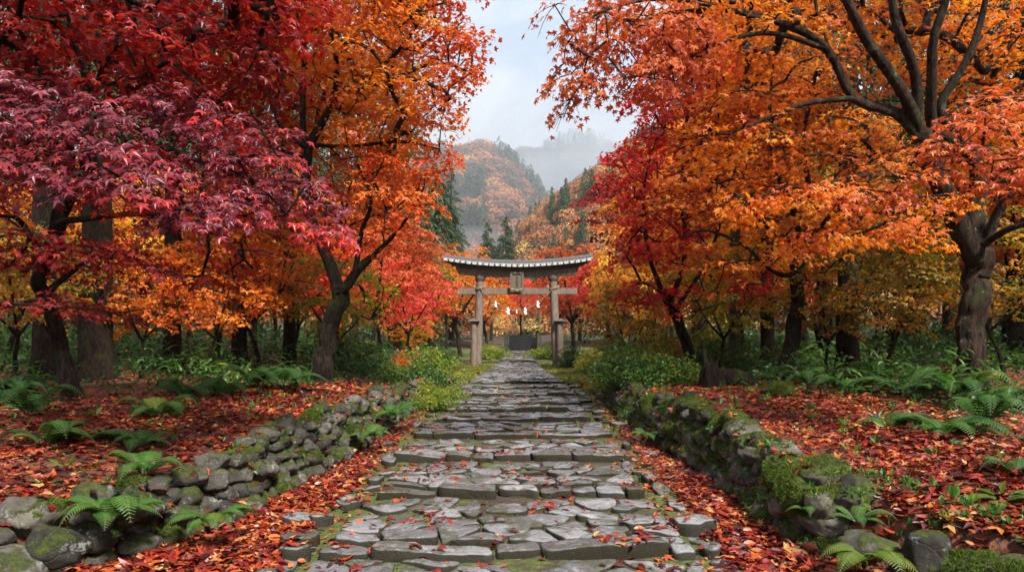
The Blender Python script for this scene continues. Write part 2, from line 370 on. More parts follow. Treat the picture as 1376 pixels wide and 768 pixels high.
# ================================================================ path: laid stones on stepped treads
def clip_poly(poly, a, b):
    """keep the side of the bisector nearer to a"""
    mid = (a+b)/2; d = b-a; out = []
    for i in range(len(poly)):
        p, q = poly[i], poly[(i+1) % len(poly)]; sp_, sq = np.dot(p-mid, d), np.dot(q-mid, d)
        if sp_ <= 0: out.append(p)
        if sp_*sq < 0: out.append(p+(q-p)*sp_/(sp_-sq))
    return out
def cells(pts, rect):
    x0, y0, x1, y1 = rect; res = []
    for i, a in enumerate(pts):
        poly = [np.array(v, float) for v in ((x0, y0), (x1, y0), (x1, y1), (x0, y1))]
        for j in np.argsort(np.sum((pts-a)**2, 1))[1:16]:
            poly = clip_poly(poly, a, pts[j])
            if len(poly) < 3: break
        if len(poly) >= 3: res.append(np.array(poly))
    return res
def flag(acc, poly, ztop, gap=.016, depth=.14, t=None, rough=.012, tilt=None, ntop=30):
    c = poly.mean(0); q = poly
    q = c+(q-c)*np.maximum(.4, 1-gap/np.linalg.norm(q-c, axis=1))[:, None]
    for k in range(2):
        nq = np.roll(q, -1, 0); w = .13 if k == 0 else .25; q = np.stack([q*(1-w)+nq*w, q*w+nq*(1-w)], 1).reshape(-1, 2)
    seg = np.linalg.norm(np.roll(q, -1, 0)-q, axis=1); L = np.concatenate([[0], np.cumsum(seg)]); per = L[-1]
    n = int(np.clip(per/.045, 12, ntop)); s = np.linspace(0, per, n, endpoint=False); qq = np.vstack([q, q[:1]])
    o = np.stack([np.interp(s, L, qq[:, 0]), np.interp(s, L, qq[:, 1])], 1)
    size = math.sqrt(abs(per*per/14)); off = rng.uniform(0, 50, 3)
    nn = vnoise(np.concatenate([o*9, np.zeros((n, 1))], 1)+off, 2)*.05+vnoise(np.concatenate([o*22, np.zeros((n, 1))], 1)+off, 3)*.025
    o = c+(o-c)*(1+nn)[:, None]
    tl = rng.normal(0, .03, 2) if tilt is None else tilt
    rings = []; 
    bev = min(.012, size*.10)
    for f, dz in ((1.0, -depth), (1.01, -depth*.3), (.985, -bev*1.1), (None, -bev*.35), (.84, 0), (.62, .002), (.36, .003)):
        k = f if f else 1-bev*.8/ max(size*.5, .05)
        xy = c+(o-c)*k; z = ztop+dz+((xy-c)@tl)*(dz > -.05)
        if dz > -.05:
            p3 = np.concatenate([xy*3.5, np.full((n, 1), off[0])], 1)
            z = z+rough*fbm(p3, 3, 5)*.8+rough*.5*vnoise(p3*4.1, 9)+rough*1.1*sm(-.06, .06, vnoise(p3*1.1+3, 12))
        rings.append(np.concatenate([xy, (z if np.ndim(z) else np.full(n, z))[:, None]], 1))
    rings.append(np.array([[c[0], c[1], ztop+.003+rough*.3]]))
    V = np.concatenate(rings); a = np.arange(n); b = (a+1) % n; m_ = len(rings)-1
    t = rng.uniform(0, 1) if t is None else t
    Fq = np.concatenate([np.stack([a+i*n, b+i*n, b+(i+1)*n, a+(i+1)*n], 1) for i in range(m_-1)])
    acc.add(V, Fq, t)
    Vl = np.vstack([rings[-2], rings[-1]]); acc.add(Vl, np.stack([a, b, np.full(n, n)], 1), t)

steps = [1.4, 3.05, 4.72, 6.33, 7.92, 9.4, 10.9, 12.0, 13.0, 14.3, 15.8, 16.9]
pa = Acc(); HW = 1.30
def jit_points(x0, x1, y0, y1, sx, sy):
    pts = []; r = 0; y = y0+sy*.5
    while y < y1:
        x = x0+rng.uniform(.1, .9)*sx
        while x < x1:
            pts.append((x+rng.normal(0, sx*.16), np.clip(y+rng.normal(0, sy*.22), y0+.03, y1-.03))); x += sx*rng.uniform(.65, 1.5)
        y += sy; r += 1
    return np.array(pts)
for i in range(len(steps)-1):
    a, b = steps[i], steps[i+1]; c = cx((a+b)/2); hw = HW+rng.uniform(-.06, .1)
    zt = lambda y: SL*a+.030+((SL*b-.034)-(SL*a+.030))*(y-a)/(b-a)
    x = c-hw; fd = .26 if i > 0 else .3
    while x < c+hw-.08:
        w = rng.choice([rng.uniform(.22, .45), rng.uniform(.45, .95)]); w = min(w, c+hw-x)
        if c+hw-(x+w) < .15: w = c+hw-x
        d = fd*rng.uniform(.75, 1.25); sk = rng.normal(0, .04); yo = rng.normal(0, .045)
        poly = np.array([(x, a+yo+sk), (x+w*.3, a+yo-rng.uniform(0, .03)), (x+w*.7, a+yo-rng.uniform(0, .03)), (x+w, a+yo-sk), (x+w+rng.normal(0, .02), a+d), (x+w*.5, a+d+rng.uniform(-.03, .06)), (x+rng.normal(0, .02), a+d)])
        flag(pa, poly, zt(a+.1)+rng.uniform(-.02, .022), .008, .17, rough=.013, ntop=44)
        x += w
    sx = .36 if i < 6 else .38
    pts = jit_points(c-hw, c+hw, a+fd*1.12, b-.03, sx, .20)
    for poly in cells(pts, (c-hw, a+fd*1.05, c+hw, b-.02)):
        ce = poly.mean(0)
        if rng.uniform() < .03: continue
        flag(pa, poly, zt(ce[1])+rng.uniform(-.016, .012), rng.uniform(.006, .026), .1, rough=.012)
    # edging stones
    for sd in (-1, 1):
        y = a
        while y < b-.1:
            l = rng.uniform(.14, .46); w = rng.uniform(.12, .34); xo = c+sd*(hw+w/2+rng.uniform(-.02, .05)+.05*(y < 6.5))
            xo += sd*rng.normal(0, .05)
            if rng.uniform() < .66:
                k = rng.integers(5, 8); th = np.arange(k)*2*np.pi/k+rng.uniform(0, 1)
                poly = np.stack([xo+w*.55*np.cos(th)*rng.uniform(.85, 1.15, k), y+l/2+l*.5*np.sin(th)*rng.uniform(.85, 1.15, k)], 1)
                flag(pa, poly, SL*(y+l/2)+rng.uniform(-.03, .035), .008, .12, rough=.018, tilt=rng.normal(0, .09, 2))
            y += l
# broad kerb slabs at the top of the flight and down by the lowest tread
for x0, x1 in ((-2.05, -1.45), (1.55, 2.3), (2.3, 3.2), (-2.7, -2.1)):
    c = cx(17); flag(pa, np.array([(c+x0, 16.85), (c+x1, 16.82), (c+x1-.03, 17.25), (c+x0+.05, 17.2)]), .93+rng.uniform(-.02, .02), .02, .16, rough=.02)
for (x, y, w, l, rz) in ((-1.42, 3.95, .42, .75, .5), (1.45, 4.15, .62, .42, -.3), (-1.55, 5.05, .3, .26, .2), (-1.72, 5.5, .28, .24, .7), (1.42, 5.35, .36, .3, .3), (-1.5, 4.7, .24, .2, 0)):
    k = 7; th = np.arange(k)*2*np.pi/k; pp = np.stack([w*.55*np.cos(th)*rng.uniform(.85, 1.15, k), l*.55*np.sin(th)*rng.uniform(.85, 1.15, k)], 1)
    pp = pp@np.array([[math.cos(rz), math.sin(rz)], [-math.sin(rz), math.cos(rz)]])+[x, y]
    flag(pa, pp, SL*y+.05, .01, .16, rough=.022, tilt=rng.normal(0, .06, 2), ntop=44)
# level stretch through the gate and on to the far steps
yy = 17.25
while yy < 58:
    l = .9 if yy < 36 else 1.8
    hw = np.interp(yy, [17, 24, 36, 60], [1.25, 1.12, 1.05, 1.0]); c = cx(yy+l/2); k = 1 if yy < 36 else 1.6
    pts = jit_points(c-hw, c+hw, yy, yy+l, .42*k, .3*k)
    for poly in cells(pts, (c-hw, yy, c+hw, yy+l)):
        ce = poly.mean(0)
        if abs(ce[0]-c) > hw*.8 and rng.uniform() < .4: continue
        flag(pa, poly, float(zp(ce[1]))+rng.uniform(.0, .03)+(.06 if 37.6 < ce[1] < 38.4 else 0), .025, .1, rough=.014, ntop=14)
    yy += l
path = pa.obj('path', M['paving'], None, True); tag(path, kind='structure')

# ================================================================ boulders and dry stone walls
_ico = {}
def ico(sub):
    if sub not in _ico:
        import bmesh
        bm = bmesh.new(); bmesh.ops.create_icosphere(bm, subdivisions=sub, radius=1)
        V = np.array([v.co[:] for v in bm.verts]); F_ = np.array([[v.index for v in f.verts] for f in bm.faces]); bm.free(); _ico[sub] = (V, F_)
    return _ico[sub]
def rock(acc, c, s, sub=4, lump=.22, t=None, rot=None, flat=.12):
    V, F_ = ico(sub); V = V.copy(); off = rng.uniform(0, 60, 3)
    for k in range(9):   # facets
        nrm = unit(rng.normal(0, 1, 3)); d = rng.uniform(.70, .93); q = V@nrm; V = V-np.clip(q-d, 0, None)[:, None]*nrm*.85
    V = V*(1+lump*vnoise(V*1.1+off, 1)+lump*.4*vnoise(V*2.7+off, 2)+lump*.22*vnoise(V*6+off, 3)+lump*.10*vnoise(V*13+off, 4))[:, None]
    V = V*np.array(s)
    rz = rng.uniform(0, 6) if rot is None else rot; ry = rng.normal(0, .18); c_, s_ = math.cos(rz), math.sin(rz)
    V = V@np.array([[math.cos(ry), 0, math.sin(ry)], [0, 1, 0], [-math.sin(ry), 0, math.cos(ry)]]).T@np.array([[c_, -s_, 0], [s_, c_, 0], [0, 0, 1]]).T
    acc.add(V+np.array(c), F_, rng.uniform(0, 1) if t is None else t)
def wall(side, WF, y0, y1, name, mat, mossy_mat, label):
    root = empty(name, (float(cx(8)+side*WF(8)), 8, float(zp(8)))); tag(root, label, 'stone wall')
    A, B = Acc(), Acc(); y = y0
    while y < y1:
        hgt = float(WH(y)); big = np.interp(y, [3.4, 4.6, 6, 9, 15], [.140, .140, .122, .112, .115]) 
        z = float(zp(y))-.05; row = 0; yj = y
        while z < float(zp(y))+hgt-.0:
            r = big*rng.uniform(.72, 1.2)*(1 if side < 0 else 1.12); rz_ = r*rng.uniform(.62, .85)
            yy_ = yj+rng.normal(0, r*.35)+(r*.8 if row % 2 else 0); w = float(WF(yy_))
            x = cx(yy_)+side*(w+.02+.16*(z-float(zp(y)))/max(hgt, .1)+rng.normal(0, .02))
            top = z+rz_*2 > float(zp(y))+hgt-.05
            moss = rng.uniform() < ((.2 if y < 11 else .7) if side < 0 else .62)
            rock(B if moss else A, (x, yy_, z+rz_*.85), (r*.95, r*1.12, rz_), 4 if y < 9 else 3, rng.uniform(.16, .28))
            z += rz_*1.45; row += 1
        y += big*1.42
    a = rooted(A, 'stones', mat, root, True); b = rooted(B, 'mossy_stones', mossy_mat, root, True)
    b['label'] = 'stones coated in green moss'
    return root
def rooted(acc, name, mat, root, smooth=False):
    """a mesh gathered in world coordinates, made a part of a thing standing elsewhere"""
    for k in range(len(acc.V)): acc.V[k] = acc.V[k]-np.array(root.location)
    o = acc.obj(name, mat, root, smooth); return o
wall(-1, WL, 3.45, 15.4, 'stone_wall', M['boulder'], M['boulder_mossy'], 'low dry wall of rounded grey boulders, holding the leafy bank on the left of the path')
wall(1, WR, 4.75, 15.0, 'stone_wall', M['boulder'], M['boulder_mossy'], 'low mossy tumbledown boulder wall along the right side of the path')
def boulder(px, py, Y, r, label, mat='boulder', sq=.7, n=1):
    p = P(px, py, Y); z = float(H(p[0], p[1])); A = Acc()
    z = max(z, p[2]-r*.6)
    rock(A, (0, 0, 0), (r, r*.9, r*sq), 4, .2)
    o = A.obj('boulder', M[mat], None, True); o.location = (p[0], p[1], z+r*sq*.35); tag(o, label, 'boulder'); return o
boulder(190, 672, 4.95, .17, 'big rounded lichen-spotted boulder on the left bank just behind the large fern')
boulder(15, 745, 3.85, .20, 'dark boulder in the bottom left corner with white lichen patches')
boulder(75, 722, 4.0, .17, 'mottled boulder second from the bottom left corner beside the fern')
boulder(1250, 745, 4.0, .15, 'upright grey boulder at the bottom right, leftmost of a trio', sq=1.15)
boulder(1290, 752, 3.95, .16, 'moss-covered boulder in the middle of the bottom right trio', 'mossball')
boulder(1345, 755, 3.9, .19, 'broad grey boulder half mossy in the bottom right corner')
boulder(1155, 650, 4.8, .12, 'small smooth dark stone lying in leaves behind the right wall')
boulder(1165, 715, 4.25, .17, 'flat dark stone above the small fern at the right bank edge', sq=.5)
boulder(1052, 625, 5.6, .19, 'round moss cushion stone capping the right wall near the camera', 'mossball')
boulder(1102, 655, 5.1, .16, 'small domed moss cushion on the right bank edge', 'mossball')
boulder(1047, 540, 9.2, .24, 'low moss-topped stone in the leaf litter behind the right wall', 'mossball', .5)
boulder(880, 555, 9.9, .26, 'tall pointed green moss hummock at the far end of the right wall', 'mossball', 1.0)
boulder(915, 575, 8.6, .22, 'lumpy bright green moss hummock beside a pale stone on the right wall', 'mossball', .8)
boulder(925, 556, 8.9, .15, 'pale upright stone standing on top of the right wall', 'boulder', 1.)
boulder(1075, 655, 5.15, .21, 'big dark moss-draped boulder closing the near end of the right wall', 'mossball', 1.1)
boulder(385, 625, 7.0, .13, 'small mossy stone poking out of the left wall foot', 'boulder_mossy')

# ================================================================ fallen leaves
def bvh_of(*objs):
    V, Fs, n = [], [], 0
    for o in objs:
        me = o.data; v = np.empty(len(me.vertices)*3, np.float32); me.vertices.foreach_get('co', v); v = v.reshape(-1, 3)+np.array(o.location)
        if o.parent: v = v+np.array(o.parent.location)
        V.append(v)
        Fs += [[i+n for i in p.vertices] for p in me.polygons]; n += len(v)
    return BVHTree.FromPolygons([tuple(float(c) for c in v) for v in np.concatenate(V)], Fs)
solid = bvh_of(path, *[c for r in list(COL.objects) if r.name.startswith('stone_wall') for c in r.children], *[o for o in COL.objects if o.name.startswith('boulder')])
la = Acc()
def scatter(N, x0, x1, y0, y1, dens, size, cast=False, lift=.012):
    x = rng.uniform(x0, x1, N); y = rng.uniform(y0, y1, N); keep = rng.uniform(0, 1, N) < dens(x, y); x, y = x[keep], y[keep]
    z = H(x, y)
    nrm = np.stack([rng.normal(0, .36, len(x)), rng.normal(0, .36, len(x)), np.ones(len(x))], -1)
    if cast:
        for i in range(len(x)):
            h = solid.ray_cast(Vector((x[i], y[i], 6)), Vector((0, 0, -1)), 9)
            if h[0] is not None and h[0].z > z[i]: z[i] = h[0].z; nn = h[1]; nrm[i] = np.array([nn.x, nn.y, max(nn.z, .2)])+rng.normal(0, .16, 3)
    n = len(x); p = np.stack([x, y, z+lift+rng.uniform(0, .035, n)*(not cast)+rng.uniform(0, .006, n)], -1)
    th = rng.uniform(0, 2*np.pi, n); d = np.stack([np.cos(th), np.sin(th), rng.normal(0, .2, n)], -1)
    flip = rng.uniform(0, 1, n) < .3; nrm[flip] *= -1; nrm[flip, 2] -= 0
    s = size*rng.lognormal(0, .27, n)*(1+.25*(y < 5)); t = np.clip(rng.beta(1.15, 1.45, n)+.22*n2(x, y, .7, 21), 0, 1)
    k = rng.uniform(0, 1, n); near = y < 7.5
    for msk, tpl in ((near & (k < .62), OVAL), (near & (k >= .62) & (k < .85), LEAF5), (near & (k >= .85), LEAF7), (~near & (k < .6), OVAL4), (~near & (k >= .6), LEAF3)):
        put(la, tpl, p[msk], d[msk], nrm[msk], s[msk], t[msk])
def uu(x, y): return np.abs(x-cx(y))
WW = lambda x, y: np.where(x < cx(y), WL(y), WR(y))
patch = lambda x, y, a: np.clip(.62+a*n2(x, y, 1.3, 31), .05, 1)
scatter(150000, -9, 9, 3.0, 9, lambda x, y: np.where(uu(x, y) > WW(x, y)+.05, patch(x, y, .6)*(1-.85*sm(3.6, 6, uu(x, y))), 0)*(np.abs(x) < 1.3+y*.85), .053)
scatter(90000, -9, 9, 9, 16.5, lambda x, y: np.where(uu(x, y) > WW(x, y)+.1, patch(x, y, .6)*(1-.93*sm(3.4, 5.6, uu(x, y)))*(1-.85*sm(11, 14.5, y)), 0), .068)
scatter(50000, -3.6, 3.6, 2.8, 15, lambda x, y: np.where((uu(x, y) > 1.52) & (uu(x, y) < WW(x, y)+.05), .95*(1-.8*sm(9.5, 13.5, y)), 0), .05)
scatter(25000, -3.6, 3.6, 2.8, 7, lambda x, y: np.where((uu(x, y) > 1.52) & (uu(x, y) < WW(x, y)+.05), .95, 0), .058, lift=.03)
scatter(17000, -2, 2, 3.2, 17, lambda x, y: np.clip(.02+.5*sm(.8, 1.6, uu(x, y))+.5*sm(.15, .6, n2(x, y, .4, 44)), 0, 1)*(1-.6*sm(6, 12, y)), .052, True)
scatter(5000, -4, 4, 3.2, 15, lambda x, y: np.where(np.abs(uu(x, y)-WW(x, y)-.12) < .28, .9, 0), .055, True)
scatter(30000, -30, 30, 14, 40, lambda x, y: np.where(uu(x, y) > 2.2, .5, .12), .11)
for (px, py, s_, t_) in ((14, 694, .085, .9), (30, 690, .06, .8), (88, 665, .1, .95), (70, 610, .09, .93)):
    pass
tw = Acc()
for i in range(420):
    y = rng.uniform(3.5, 12); s_ = rng.choice([-1, 1]); x = float(cx(y))+s_*rng.uniform(1.6, 5.5)
    l = rng.uniform(.08, .4); a_ = rng.uniform(0, 6.3); p0 = np.array([x, y, 0.]); p1 = p0+[math.cos(a_)*l, math.sin(a_)*l, 0]; pm = (p0+p1)/2+rng.normal(0, .03*l/.2, 3)
    for q in (p0, pm, p1): q[2] = float(H(q[0], q[1]))+.035
    tube(tw, np.array([p0, pm, p1]), [.005, .004, .002], 4)
tag(tw.obj('fallen_twigs', M['stem']), 'thin bare twigs lying among the fallen leaves', 'twigs', kind='stuff')
litter = la.obj('fallen_leaves', M['litter'], None, False); tag(litter, 'red and orange fallen leaves lying over the banks and along the path edges', 'fallen leaves', kind='stuff')
# ================================================================ torii gate
TY = 35.0; tx = float((693.8-688)*TY/F); tz = float(zp(TY))
def W_(px, py, Y=TY): return P(px, py, Y)
root = empty('torii_gate', (tx, TY, tz)); tag(root, 'weathered grey wooden torii gate with a tiled curved top across the path', 'torii gate')
def pillar(px0, px1):
    A = Acc(); b = W_(px0, 491); t = W_(px1, 373)
    pts = np.array([b*(1-k)+t*k for k in np.linspace(0, 1, 14)]); pts[0][2] = float(H(b[0], TY))-.1
    tube(A, pts, np.linspace(.245, .185, 14), 20, .035); return rooted(A, 'pillar', M['wood'], root, True)
p1 = pillar(641, 645.2); p2 = pillar(748.5, 743.2)
for px in (645.2, 743.2):
    A = Acc(); c = W_(px, 375.5)
    tube(A, np.array([c+[0, 0, -.06], c+[0, 0, 0], c+[0, 0, .06], c+[0, 0, .13]]), [.22, .25, .27, .27], 20); rooted(A, 'capital', M['wood_dark'], root, True)
for px, sx, cap in ((636.5, -1, 430), (752.8, 1, 430)):
    A = Acc(); b = W_(px, 492, TY-.34); t = W_(px+sx*-.8, cap+3, TY-.34); b[2] = float(H(b[0], TY))-.1
    pts = np.array([b*(1-k)+t*k for k in np.linspace(0, 1, 10)]); tube(A, pts, np.linspace(.20, .155, 10), 10, .10)
    sp_ = rooted(A, 'support_post', M['wood'], root, True)
    A = Acc(); c = W_(px, cap+2, TY-.34)
    box(A, c+[0, 0, -.015], (.40, .40, .07)); box(A, c+[0, 0, .065], (.62, .58, .085), taper=.62); box(A, c+[0, 0, .135], (.2, .2, .05), taper=.3)
    cp = rooted(A, 'post_cap', M['wood_dark'], root)
    A = Acc(); c = W_(px+sx*-2, 460); box(A, (c[0], TY-.18, c[2]), (.12, .5, .2)); rooted(A, 'brace', M['wood'], root)
for px in (640, 750):
    A = Acc(); c = W_(px, 492); rock(A, (c[0]-.02, TY-.1, float(H(c[0], TY))-.02), (.44, .5, .13), 3, .12, rot=0); rooted(A, 'footing_stone', M['boulder_mossy'], root, True)
def curve_z(u): return .0+.27*np.abs(u)**2.2+.07*np.abs(u)   # rise towards both ends, u in -1..1
def beam(name, mat, x0, x1, ztop, h, dep, nseg=40, endslope=0., bow=1.0, tp=0.0):
    A = Acc(); us = np.linspace(-1, 1, nseg); mid = (x0+x1)/2; hw = (x1-x0)/2; V = []
    for u in us:
        zt_ = ztop+curve_z(u)*bow; 
        for (sx, dz) in ((-1, -h), (1, -h), (1, 0), (-1, 0)):
            xx = mid+u*(hw-(endslope if dz < 0 else 0)); V.append((xx, TY+sx*dep/2*(1 if dz < 0 else 1-tp), zt_+dz))
    V = np.array(V); a = np.arange(nseg-1)*4; q = []
    for k in range(4): k2 = (k+1) % 4; q.append(np.stack([a+k, a+4+k, a+4+k2, a+k2], 1))
    A.add(V, np.concatenate(q)); A.add(V[:4], [[0, 1, 2, 3]]); A.add(V[-4:], [[3, 2, 1, 0]])
    return rooted(A, name, mat, root)
xl, xr = W_(594.5, 0)[0], W_(796, 0)[0]
z0 = W_(0, 353.0)[2]
# lower lintel with raked ends, upper lintel, boards and roof
beam('lower_lintel', M['wood'], W_(612, 0)[0], W_(778, 0)[0], W_(0, 362.5)[2]-.02, .36, .34, endslope=.16, bow=.45)
beam('upper_lintel', M['wood_dark'], W_(602, 0)[0], W_(789, 0)[0], W_(0, 359.0)[2]-.0, .19, .50, endslope=.22, bow=.80)
A = Acc(); V = []; us = np.linspace(-1, 1, 48); mid = (xl+xr)/2; hw = (xr-xl)/2
prof = [(-.56, -.20), (-.60, -.16), (-.40, -.02), (-.16, .085), (-.10, .13), (.10, .13), (.16, .085), (.40, -.02), (.60, -.16), (.56, -.20)]
for u in us:
    for (dy, dz) in prof: V.append((mid+u*(hw-(.10 if dz < -.1 else 0)), TY+dy, z0+curve_z(u)+dz-.06))
V = np.array(V); k = len(prof); a = np.arange(len(us)-1)*k
A.add(V, np.concatenate([np.stack([a+j, a+j+1, a+k+j+1, a+k+j], 1) for j in range(k-1)]+[np.stack([a+k-1, a, a+k, a+2*k-1], 1)]))
A.add(V[:k], [list(range(k))]); A.add(V[-k:], [list(range(k))[::-1]])
roof = rooted(A, 'roof', M['tile'], root)
A = Acc(); NT = 44   # the row of tiles: raised ribs and pale drip edges
ribs = {-1: Acc(), 1: Acc()}; edges = {-1: Acc(), 1: Acc()}
for i in range(NT):
    u = -1+2*(i+.5)/NT; x = mid+u*(hw-.06); zz = z0+curve_z(u)-.06; sl = (curve_z(u+.01)-curve_z(u-.01))/.02/hw
    for sd in (-1, 1):
        tube(ribs[sd], np.array([(x, TY+sd*.17, zz+.08), (x, TY+sd*.40, zz-.01), (x, TY+sd*.615, zz-.15)]), [.032, .034, .036], 6)
[rooted(ribs[sd], 'tile_ribs', M['tile'], roof) for sd in (-1, 1)]
A = Acc(); tw = 2*hw/26
for i in range(26):
    u = -1+2*(i+.5)/26; x = mid+u*(hw-.08); zz = z0+curve_z(u)-.06; sl = math.atan((curve_z(min(u+.02, 1))-curve_z(u-.02))/.04/hw)
    for sd in (-1, 1):
        box(edges[sd], (x, TY+sd*.617, zz-.165+rng.normal(0, .004)), (tw*.80, .02, .10), tilt=-sl, taper=.72)
        box(edges[sd], (x+tw*.1, TY+sd*.565, zz-.10+rng.normal(0, .004)), (tw*.9, .10, .035), tilt=-sl)
[rooted(edges[sd], 'drip_edge', M['tile_end'], roof) for sd in (-1, 1)]
A = Acc(); pts = np.array([(mid+u*(hw+.02), TY, z0+curve_z(u)+.085) for u in us]); tube(A, pts, .055, 8); rooted(A, 'ridge', M['tile'], roof, True)
A = Acc(); a_, b_ = W_(614.5, 391), W_(775.5, 391)
box(A, ((a_[0]+b_[0])/2, TY, a_[2]), (b_[0]-a_[0], .19, .31)); rooted(A, 'tie_beam', M['wood'], root)
for px in (645, 743):
    for sx in (-1, 1):
        A = Acc(); box(A, (W_(px, 0)[0]+sx*.27, TY, W_(0, 384.6)[2]+.0), (.14, .24, .12), taper=.6)
        rooted(A, 'wedge', M['wood'], root)
# name plaque
pc = W_(694.5, 379.5); yy_ = TY-.31
A = Acc(); hw_, hh = .33, .50
pq = []
A = Acc(); box(A, (pc[0], yy_, pc[2]), (2*hw_*.78, .05, 2*hh*.82)); plq = rooted(A, 'plaque', M['gilt'], root)
A = Acc()
for sx in (-1, 1): box(A, (pc[0]+sx*hw_*.88, yy_-.02, pc[2]), (.11, .11, 2*hh*.84))
box(A, (pc[0], yy_-.022, pc[2]+hh*.92), (2*hw_+.02, .12, .10)); box(A, (pc[0], yy_-.022, pc[2]-hh*.92), (2*hw_*1.0, .12, .10))
rooted(A, 'frame', M['wood_dark'], plq)
for k in range(len(COL.objects[-1:])): pass
A = Acc()
for i in range(7): 
    u = -1+2*i/6; rock(A, (pc[0]+u*.24, yy_-.09, pc[2]-hh*.86+.05*abs(u)), (.055, .03, .045), 2, .2)
rooted(A, 'scroll', M['carving'], plq)
A = Acc()  # weathered brush characters, a column of three
for (cz_, st) in ((.2, ((0, .07, .15, .02, 0), (0, 0, .02, .16, 0), (-.04, -.03, .02, .1, .6), (.05, -.03, .02, .1, -.6))), (0, ((0, .05, .17, .018, .1), (0, -.01, .12, .018, 0), (0, 0, .02, .14, 0), (0, -.065, .17, .018, 0))), (-.2, ((-.03, .02, .02, .14, .3), (.04, .02, .02, .13, -.2), (0, .05, .13, .02, 0), (.01, -.05, .15, .02, -.2)))):
    for (dx, dz, sx, sz, tl) in st: box(A, (pc[0]+dx, yy_-.031, pc[2]+cz_+dz), (sx, .02, sz), tilt=tl)
rooted(A, 'lettering', M['ink'], plq)
for o in plq.children: o.location = (0, 0, 0)
# these sub-parts were gathered relative to a part at the root's origin
def reroot(par):
    for o in par.children:
        v = np.empty(len(o.data.vertices)*3, np.float32); o.data.vertices.foreach_get('co', v); v = (v.reshape(-1, 3)-np.array(root.location)).ravel(); o.data.vertices.foreach_set('co', v); o.data.update()
reroot(plq); reroot(roof)
# straw rope with paper streamers hung between the pillars
ra, rb = W_(645, 387, TY-.24), W_(743, 387, TY-.24); lo = W_(694.5, 417, TY-.26)
rope = empty('straw_rope', (float(lo[0]), float(lo[1]), float(lo[2]))); tag(rope, 'sagging straw rope with white paper streamers strung between the gate pillars', 'sacred rope')
A = Acc(); ts = np.linspace(-1, 1, 90)
c_ = np.array([(lo[0]+t*(rb[0]-ra[0])/2, TY-.25-.0*t, ra[2]+(lo[2]-ra[2])*(1-abs(t)**1.9)) for t in ts])
for ph in (0, 2.1, 4.2):
    q = c_+np.stack([0*ts, .018*np.cos(ts*60+ph), .018*np.sin(ts*60+ph)], -1); tube(A, q, .019, 5)
for px in (644.6, 743.6):
    cc = W_(px, 388, TY); th = np.linspace(0, 2*np.pi, 24); 
    for dz in (0, .045): tube(A, np.stack([cc[0]+.225*np.cos(th), TY+.225*np.sin(th), cc[2]+dz+.06*np.cos(th)], -1), .03, 6)
rooted(A, 'twisted_cord', M['rope'], rope, True)
for (px, py, k) in ((666.3, 405, .72), (682.8, 413, .85), (694.2, 416.5, .4), (706, 413, .85), (723, 404.5, .8)):
    A = Acc(); p = W_(px, py, TY-.28)
    for j in range(4): box(A, (p[0]+(.025 if j % 2 else -.025)*k, p[1]-.006*j, p[2]-(.05+.095*j)*k), ((.10+.016*j)*k, .005, .11*k), tilt=(.35 if j % 2 else -.35))
    tube(A, np.array([p+[0, .02, .04], p+[0, 0, 0]]), .01, 4)
    rooted(A, 'paper_streamer', M['paper'], rope)

# ================================================================ stone stairs at the far end
SY = 58.0; sc_ = P(702, 468, SY); rt = empty('stone_stairs', (float(sc_[0]), SY, float(zp(SY)))); tag(rt, 'dark stone stairway closing the far end of the path beyond the gate', 'stairs')
A = Acc(); z = float(zp(SY))
for i in range(9):
    box(A, (sc_[0], SY+.55*i+2, z+.17*i+.0), (2.3, 4, .17)); box(A, (sc_[0], SY+.55*i+.05, z+.17*i+.09), (2.34, .3, .03))
rooted(A, 'steps', M['stairstone'], rt)
for sx in (-1, 1):
    A = Acc(); box(A, (sc_[0]+sx*1.4, SY+2.5, z+.5), (.35, 6, 1.9)); rooted(A, 'side_wall', M['boulder_mossy'], rt)
pp = P(718, 468, 54.0); z = float(H(pp[0], 54.)); po = empty('stone_post', (float(pp[0]), 54., z)); tag(po, 'pale mossy stone post beside the far stairs', 'post')
A = Acc(); box(A, (pp[0], 54, z+.55), (.26, .26, 1.3), taper=.85); rooted(A, 'shaft', M['boulder'], po)
A = Acc(); box(A, (pp[0], 54, z+1.28), (.36, .36, .14), taper=.6); rooted(A, 'cap', M['boulder_mossy'], po)
# ================================================================ trees
def rot_from(d): pass
def sample_crown(blobs, sep, n_try=4000):
    """spray centres: blobs = (centre, radii, weight); keeps a least distance between centres"""
    out = np.zeros((0, 3)); vol = np.array([b[2]*np.prod(b[1]) for b in blobs]); vol = vol/vol.sum()
    which = rng.choice(len(blobs), n_try, p=vol); cand = []
    for k in which:
        c, r, _ = blobs[k]; v = unit(rng.normal(0, 1, 3))*rng.uniform(.25, 1)**(1/2.2); cand.append(np.array(c)+v*np.array(r))
    cand = np.array(cand); keep = []
    for c in cand:
        if not keep or np.min(np.sum(((np.array(keep)-c)*[1, 1, 1.5])**2, 1)) > sep*sep: keep.append(c)
    return np.array(keep)
def blob(px, py, Y, rx, ry, rz, w=1.0): return (P(px, py, Y), (rx, ry, rz), w)

